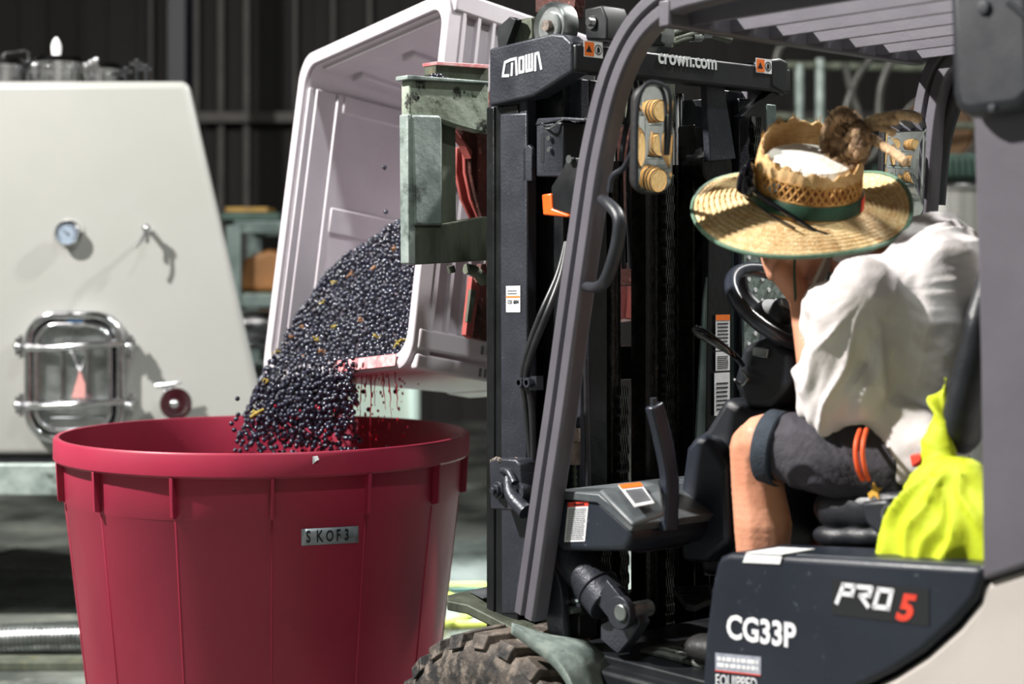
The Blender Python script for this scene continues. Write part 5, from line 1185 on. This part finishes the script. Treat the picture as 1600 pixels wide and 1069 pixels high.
# ------------------------------------------------------------------ straw hat
hc = PS(1257, 313, .27)
hn = (V((.06, -.42, .90))).normalized(); hx = (V((1, 0, .0))-hn*hn.x); hx = (hx+UP*-.085).normalized(); hx = (hx-hn*hx.dot(hn)).normalized(); hy = hn.cross(hx)
PXM = hc.y/F
def hp_(x, y, z): return hc+hx*x+hy*y+hn*z
hat = thing('straw_hat', 'wide-brimmed straw hat with green ribbon and open crown on the driver\'s head', 'hat', hc)
def brim(r, a):
    """r in 0..1 from crown to edge"""
    A_ = .216; Bx = .104; rr = Bx+(A_-Bx)*r
    x = math.cos(a)*rr*1.0; y = math.sin(a)*rr*.90
    z = -.030*r**1.6
    curl = max(0, math.cos(a-.35))**3; z += curl*.075*r**2; x -= curl*.018*r**2
    dip = max(0, math.cos(a+2.2))**2; z -= dip*.012*r
    z -= .012*math.sin(a*2+.4)*r
    return x, y, z
b = B(); NR, NA = 66, 160; g_ = []
for i in range(NR+1):
    row = []
    for k in range(NA):
        a = 2*PI*k/NA; r = i/NR; x, y, z = brim(r, a); z += .0016*math.sin(i*2*PI/6)+.0006*math.sin(k*2*PI/4+(i//3)*PI)
        row.append(b.verts.new(hp_(x, y, z)))
    g_.append(row)
for i in range(NR):
    for k in range(NA): b.faces.new((g_[i][k], g_[i][(k+1) % NA], g_[i+1][(k+1) % NA], g_[i+1][k]))
br_ = obj('brim', b, M['straw'], hat, smooth=True, solid=.003)
for f in br_.data.polygons: f.use_smooth = True
b = B(); tube(b, [hp_(*brim(1.0, 2*PI*k/96)) for k in range(96)], .0042, 8, closed=True); obj('brim_binding', b, M['green_edge'], hat, smooth=True)
def crown_r(z):  # radius factor by height
    return .109-.012*(z/.11)
def cp_(a, z, dr=0):
    r = crown_r(z)+dr; return hp_(math.cos(a)*r*1.0, math.sin(a)*r*1.04, z)
b = B()
n_ = 96; zs = [.0, .02, .036]; rs = []
for z in zs: rs.append([b.verts.new(cp_(2*PI*k/n_, z)) for k in range(n_)])
for A, Bq in zip(rs, rs[1:]):
    for k in range(n_): b.faces.new((A[k], A[(k+1) % n_], Bq[(k+1) % n_], Bq[k]))
obj('crown_base', b, M['straw_open'], hat, smooth=True, solid=.003)
# open lattice
b = B(); nl = 46
for k in range(nl):
    a = 2*PI*k/nl
    for sg in (-1, 1): tube(b, [cp_(a+sg*.137*f*1.5, .034+.034*f) for f in (0, .33, .66, 1)], .0023, 5)
for z in (.034, .068): tube(b, [cp_(2*PI*k/64, z, .0005) for k in range(64)], .0022, 6, closed=True)
obj('crown_lattice', b, M['straw_open'], hat, smooth=True)
# upper crown, torn open at top with frayed edge
b = B(); n_ = 120; rs = []
def toph(a): return .110+.004*math.sin(a*3+1)+.003*math.sin(a*11)+.003*math.sin(a*23+2)+.022*math.sin(a)
for j in range(9):
    f = j/8; row = []
    for k in range(n_):
        a = 2*PI*k/n_; z = .066+(toph(a)-.066)*f; row.append(b.verts.new(cp_(a, z, .001*math.sin(k*PI/2)-.004*max(0, f-.6)+.0008*math.sin(j*PI))))
    rs.append(row)
for A, Bq in zip(rs, rs[1:]):
    for k in range(n_): b.faces.new((A[k], A[(k+1) % n_], Bq[(k+1) % n_], Bq[k]))
cr = obj('crown', b, M['straw'], hat, smooth=True, solid=.0035)
cr.data.materials[0] = mat('warm_worn_straw', (222, 184, 130), .7, 0, (200, 154, 98), 40, bump=.5, bscale=260, stretch=(1, 1, 3), col3=(240, 206, 156), scale3=90)
# white lining inside the crown
b = B(); lathe(b, [(0, .006), (.03, .004), (.08, -.004), (.094, -.02)], hp_(0, 0, .092), hn, 40, xdir=hx); obj('lining', b, mat('white_lining', (240, 236, 226), .85, bump=.3), hat, smooth=True, label='white cloth lining showing through the open crown')
b = B(); rf = random.Random(5)
for k in range(70):
    a = rf.uniform(0, 2*PI); z = toph(a); tube(b, [cp_(a, z-.004), cp_(a+rf.uniform(-.05, .05), z+rf.uniform(.003, .012), rf.uniform(-.004, .006))], [.0012, .0006], 4)
obj('frayed_straw', b, M['straw_open'], hat, kind='stuff')
# ribbon with red patch
b = B(); rs = []; n_ = 96
for z, dr in ((.004, .004), (.006, .0055), (.030, .0055), (.032, .004)): rs.append([b.verts.new(cp_(2*PI*k/n_, z, dr)) for k in range(n_)])
for A, Bq in zip(rs, rs[1:]):
    for k in range(n_): b.faces.new((A[k], A[(k+1) % n_], Bq[(k+1) % n_], Bq[k]))
rb = obj('ribbon', b, M['green_band'], hat, smooth=True)
b = B(); aa = [-.50+.26*i/8 for i in range(9)]; rs = [[b.verts.new(cp_(a, z, .0068)) for a in aa] for z in (.005, .031)]
for k in range(8): b.faces.new((rs[0][k], rs[0][k+1], rs[1][k+1], rs[1][k]))
obj('ribbon_patch', b, M['red_cloth'], rb, solid=.001, label='red woven patch on the ribbon')
b = B(); tube(b, [PS(1243, 386, .22), PS(1241, 420, .22), PS(1243, 470, .225), PS(1246, 508, .235)], .0024, 6, sm=5); obj('chin_cord', b, M['green_band'], hat, smooth=True, label='dark green hanging chin cord')
# sunglasses wrapped on the hat's front
sg = thing('sunglasses', 'glossy black wraparound sunglasses resting around the hat crown above its brim', 'sunglasses', hp_(-.10, 0, .02))
b = B(); n_ = 14; rs = []
for i in range(n_+1):
    a = PI*.78+(PI*1.16-PI*.78)*i/n_; hh = .032*math.sin(PI*min(1, max(.0, i/n_)))**.5+.003
    rs.append([b.verts.new(cp_(a, .034+hh, .011)), b.verts.new(cp_(a, .034+hh*.4, .026)), b.verts.new(cp_(a, .034-hh*.5, .028)), b.verts.new(cp_(a, .034-hh*.8, .02))])
for A, Bq in zip(rs, rs[1:]):
    for k in range(3): b.faces.new((A[k], A[k+1], Bq[k+1], Bq[k]))
ln = obj('lens', b, M['lens'], sg, smooth=True, solid=.003)
b = B(); tube(b, [cp_(PI*1.14, .034, .014), cp_(PI*1.24, .028, .013), cp_(PI*1.38, .014, .012), cp_(PI*1.5, -.004, .02), cp_(PI*1.56, -.008, .03)], [.006, .0058, .005, .0035, .003], 8, sm=5); obj('temple_arm', b, M['lens'], sg, smooth=True)
b = B(); tube(b, [cp_(PI*.8, .04, .012), cp_(PI*.72, .048, .010), cp_(PI*.64, .046, .012)], .0035, 8, sm=4); obj('temple_arm', b, M['lens'], sg, smooth=True)
b = B(); tube(b, [cp_(PI*1.2, .012, .016), cp_(PI*1.32, .004, .018), cp_(PI*1.42, -.002, .03)], .0022, 6, sm=4); obj('temple_arm', b, M['lens'], sg, smooth=True)
# dreadlocks gathered in a bun poking through the hat
bun = PS(1322, 222, .40)
b = B(); rh = random.Random(9)
def px3(x, y, s=.40): return PS(x, y, s)
locks = [([(1296, 250), (1290, 236), (1298, 205), (1312, 180), (1326, 186)], .009), ([(1302, 258), (1300, 232), (1310, 200), (1322, 178), (1336, 190)], .010), ([(1290, 244), (1288, 214), (1300, 184), (1316, 172), (1330, 178)], .009),
         ([(1266, 246), (1290, 240), (1316, 226), (1332, 210), (1334, 196)], .010), ([(1280, 258), (1306, 254), (1326, 240), (1340, 222), (1338, 202)], .011), ([(1296, 262), (1318, 262), (1336, 250), (1346, 230), (1342, 206)], .011), ([(1322, 270), (1338, 258), (1350, 236), (1352, 212), (1340, 196)], .010),
         ([(1310, 262), (1330, 256), (1346, 240), (1350, 218), (1340, 198)], .011), ([(1330, 270), (1344, 256), (1354, 234), (1352, 212), (1342, 200)], .009), ([(1306, 190), (1316, 178), (1330, 178), (1342, 190), (1346, 206)], .009), ([(1310, 215), (1322, 200), (1336, 196), (1346, 206), (1348, 226)], .012), ([(1318, 240), (1324, 222), (1334, 210), (1344, 214), (1342, 236)], .013)]
HS = .30
ds = [-.03, -.02, .0, -.02, -.035, -.03, -.02, .0, .01, .0, -.01, .0]
def woolly(b, pts, r, sm=7):
    pp = catmull(pts, sm); rr = [r*(1+.16*math.sin(i*1.9+r*999)+.08*rh.uniform(-1, 1)) for i in range(len(pp))]; rr[0] *= .6; rr[-1] *= .6; rr[1] *= .85; tube(b, pp, rr, 9)
for (l, r), d in zip(locks, ds): woolly(b, [px3(x, y, HS+d+.012*i*(1 if i < 3 else -.3)) for i, (x, y) in enumerate(l)], r)
ball(b, px3(1322, 228, HS+.02), (.035, .035, .04), 2)
obj('hair_bun', b, M['hair'], man, smooth=True, label='bun of brown dreadlocks poking through the hat')
b = B()
for l, r in (([(1340, 204), (1362, 188), (1390, 182), (1415, 180), (1438, 186)], .009), ([(1338, 206), (1360, 196), (1384, 190), (1402, 188)], .009), ([(1344, 210), (1364, 218), (1386, 232), (1404, 244), (1418, 256)], .0085), ([(1340, 200), (1356, 198), (1380, 200), (1396, 208)], .0075), ([(1346, 214), (1360, 214), (1376, 226)], .008)):
    woolly(b, [px3(x, y, HS-.01*i) for i, (x, y) in enumerate(l)], r)
obj('dreadlocks', b, M['hairtip'], man, smooth=True, label='loose fair-tipped dreadlocks pointing right')
b = B()
for k in range(30):
    a = rh.uniform(.4, 2.7); c = px3(1310+rh.uniform(-12, 14), 186+rh.uniform(0, 14), HS); d = (hx*math.cos(a)+UP*math.sin(a)); tube(b, [c, c+d*rh.uniform(.012, .03)+FW*rh.uniform(-.01, .01)], .0005, 4)
obj('stray_hair', b, M['hairtip'], man, kind='stuff')

# ------------------------------------------------------------------ hi-vis vest over the seat side
vs_ = [
    [(PS(1460, 770, .13), (.03, .06, .05)), (PS(1466, 820, .11), (.035, .10, .07)), (PS(1466, 880, .10), (.03, .11, .03))],
    [(PS(1500, 760, .12), (.03, .06, .05)), (PS(1530, 820, .10), (.03, .06, .06)), (PS(1550, 870, .10), (.03, .06, .03))],
    [(PS(1432, 800, .12), (.02, .03, .03)), (PS(1412, 850, .11), (.02, .04, .03)), (PS(1400, 880, .10), (.02, .04, .02))],
    [(PS(1478, 600, .2), (.012, .010, .02)), (PS(1470, 640, .18), (.016, .02, .03)), (PS(1466, 690, .16), (.02, .03, .03)), (PS(1470, 740, .15), (.025, .04, .03))],
    [(PS(1470, 750, .13), (.02, .05, .04)), (PS(1500, 790, .12), (.03, .07, .05)), (PS(1520, 850, .11), (.03, .07, .05))],
    [(PS(1500, 730, .13), (.02, .05, .02)), (PS(1530, 770, .12), (.02, .03, .03))],
]
def vfold(b):
    for (a, c, r) in (((1420, 790), (1470, 850), .011), ((1450, 740), (1480, 800), .012), ((1440, 860), (1530, 810), .012), ((1500, 740), (1512, 840), .012), ((1475, 740), (1440, 790), .010), ((1400, 850), (1430, 800), .009), ((1480, 870), (1536, 830), .012)):
        p = PS(*a, .088); q = PS(*c, .088); chain(b, [(p, .006), (p.lerp(q, .5)-RT*.004, r*1.2), (q, .006)], .35, 1)
b = B()
for ns in vs_: chain(b, ns, .3, 2)
vfold(b)
vest = obj('safety_vest', b, M['hivis'], None, remesh=.0055, smit=12); radial(vest, (1500, 715, .12), .020, 2.0, 2.2, 4)
tag(vest, 'crumpled fluorescent yellow vest draped beside the driver at the seat back', 'vest')
# ------------------------------------------------------------------ dim things behind the truck, right of the mast
dr = thing('steel_drum', 'perforated stainless steel drum standing behind the driver\'s shoulder', 'drum', (P(1488, 0, 8).x, 8, 0))
c = V((P(1488, 0, 8).x, 8, 0)); zt_ = P(0, 293, 8).z; r_ = .17
b = B(); lathe(b, [(r_*.98, 0), (r_, .02), (r_, zt_-.02), (r_+.012, zt_-.015), (r_+.012, zt_), (r_-.01, zt_), (r_-.01, .03), (0, .03)], c, seg=48); 
mdr = mat('perforated_steel', (150, 150, 148), .35, .8); N_ = mdr.node_tree.nodes; L__ = mdr.node_tree.links
tc = N_.new('ShaderNodeTexCoord'); vo = N_.new('ShaderNodeTexVoronoi'); vo.inputs['Scale'].default_value = 70; vo.inputs['Randomness'].default_value = 0; L__.new(tc.outputs['Object'], vo.inputs['Vector'])
mr_ = N_.new('ShaderNodeMapRange'); mr_.inputs[1].default_value = .25; mr_.inputs[2].default_value = .3; L__.new(vo.outputs['Distance'], mr_.inputs[0])
mx = N_.new('ShaderNodeMix'); mx.data_type = 'RGBA'; mx.inputs[6].default_value = lin((50, 50, 50)); mx.inputs[7].default_value = lin((165, 165, 162)); L__.new(mr_.outputs[0], mx.inputs[0]); L__.new(mx.outputs[2], N_['Principled BSDF'].inputs['Base Color'])
obj('drum_body', b, mdr, dr, smooth=True)
b = B(); tube(b, [c+V((r_*1.04*math.cos(a), r_*1.04*math.sin(a), zt_)) for a in [2*PI*k/40 for k in range(40)]], .012, 8, closed=True); obj('drum_rim', b, M['stainless'], dr, smooth=True)
# press tray
b = B(); a = P(1440, 0, 9); boxW(b, P(1425, 0, 9).x, P(1700, 0, 9).x, 9, 10, P(0, 276, 9).z, P(0, 240, 9).z)
for i in range(24): boxW(b, P(1430+i*10, 0, 9).x, P(1433+i*10, 0, 9).x, 8.97, 9, P(0, 274, 9).z, P(0, 246, 9).z)
for px in (1440, 1680): boxW(b, P(px, 0, 9).x-.03, P(px, 0, 9).x+.03, 9.2, 9.26, 0, P(0, 276, 9).z)
tag(obj('slotted_trough', b, M['green_paint'], bevel=.004), 'dark green slotted metal trough behind the steel drum', 'trough')
M['dark_hose'] = mat('dull_grey_hose', (66, 66, 62), .4, .3, (44, 44, 42), 8)
# framework of pipes
pf = thing('pipe_rack', 'dim steel pipe framework behind the hat under the guard roof', 'rack', (P(1300, 0, 11).x, 11, 0))
for px, y0, y1 in ((1249, 100, 260), (1281, 92, 260), (1210, 200, 300)):
    b = B(); cyl(b, P(px, y0, 11), P(px, 760, 11), .03, 14); obj('upright_pipe', b, M['galv'], pf, smooth=True)
for py, x0, x1 in ((102, 1225, 1530), (192, 1240, 1600), (178, 1160, 1250)):
    b = B(); cyl(b, P(x0, py, 11), P(x1, py+6, 11.05), .028, 14); obj('cross_pipe', b, M['galv_dirty'], pf, smooth=True)
for k, l in enumerate(([(1210, 120), (1216, 80), (1235, 60)], [(1320, 100), (1332, 150), (1345, 190), (1356, 250)], [(1372, 190), (1376, 140), (1390, 100), (1410, 78)], [(1318, 230), (1322, 170), (1340, 120), (1360, 92)])):
    b = B(); tube(b, [P(x, y, 9.6) for x, y in l]+[P(l[-1][0]+40, l[-1][1]-60, 9.6)], .024, 12, sm=8)
    tag(obj('suction_hose', b, M['dark_hose'], smooth=True), ['grey hose curling up left behind the right mast end', 'grey hose hanging straight behind the hat, nearest the pipe uprights', 'dull grey hose arching beside the guard corner, behind the dreadlocks', 'dull grey hose rising and curling right between the pipe uprights and guard corner'][k], 'hose')
# barrels on racks, far right and behind the camera (seen in the mirrors)
def barrel(c, ax, r, L, lab, grp=None, oak='oak'):
    th_ = thing('wine_barrel', lab, 'barrel', c-UP*r, grp); ax = V(ax).normalized()
    b = B(); prof = []
    for i in range(13):
        f = i/12-.5; prof.append((r*(1-.55*f*f), f*L))
    lathe(b, [(r*.80, -L/2+.02), (r*.84, -L/2)]+prof[1:-1]+[(r*.84, L/2), (r*.8, L/2-.02)], c, ax, 40); obj('staves', b, M[oak], th_, smooth=True)
    b = B(); lathe(b, [(0, -L/2+.025), (r*.82, -L/2+.025)], c, ax, 40); obj('barrel_head', b, M['oak_head'] if oak == 'oak' else M[oak], th_); b = B(); lathe(b, [(0, L/2-.025), (r*.82, L/2-.025)], c, ax, 40); obj('barrel_head', b, M['oak_head'] if oak == 'oak' else M[oak], th_)
    for f in (-.46, -.3, -.14, .14, .3, .46):
        rr = r*(1-.55*f*f)+.004; b = B(); lathe(b, [(rr-.004, f*L-.02), (rr+.002, f*L-.02), (rr+.002, f*L+.02), (rr-.004, f*L+.02)], c, ax, 40); obj('hoop', b, M['hoop'], th_, smooth=True)
    return th_
M['oak_shaded'] = mat('shade_darkened_oak', (92, 64, 34), .7, 0, (70, 48, 26), 8)  # oak with the gloom at the back of the shed put into its colour
M['oak_head'] = mat('pale_oak_head', (232, 196, 136), .6, 0, (214, 172, 110), 10, stretch=(1, 6, 1))
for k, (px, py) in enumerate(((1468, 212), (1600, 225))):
    barrel(P(px, py, 12.5), (.3, 1, 0), .30, .9, ['oak barrel in the dark behind the guard, just left of the big rear post', 'oak barrel in the dark, hidden mostly by the big rear post'][k], None, 'oak_shaded')

# barrel stacks on the far side of the shed, behind the photographer: they show in the two wing mirrors
rows = (('bottom', .42), ('middle', 1.32), ('top', 2.22)); cols = ('first', 'second', 'third', 'fourth')
for i, x_ in enumerate((1.2, 2.3, 3.4, 4.5)):
    for j, (rn, z_) in enumerate(rows):
        barrel(V((x_, -3.6+.25*i, z_)), (.12, 1, 0), .32, .92, 'pale-headed oak barrel mirrored in the wing mirrors, %s row, %s barrel from the stack\'s left' % (rn, cols[i]), 'oak barrels stacked behind the photographer')
sr = thing('barrel_stand', 'steel barrel stand mirrored in the wing mirrors, carrying twelve oak barrels', 'rack', (2.85, -3.3, 0))
for z_ in (.06, .96, 1.86):
    for dy in (-.25, .25):
        b = B(); tube(b, [(.7, -3.72+dy, z_), (5.0, -2.72+dy, z_)], .03, 8); obj('cross_rail', b, M['galv'], sr, smooth=True)
for x_, y_ in ((.7, -3.7), (2.85, -3.2), (5.0, -2.7)):
    b = B(); boxW(b, x_-.03, x_+.03, y_-.5, y_-.44, 0, 2.7); obj('post', b, M['galv'], sr)
    b = B(); boxW(b, x_-.03, x_+.03, y_+.47, y_+.53, 0, 2.7); obj('post', b, M['galv'], sr)
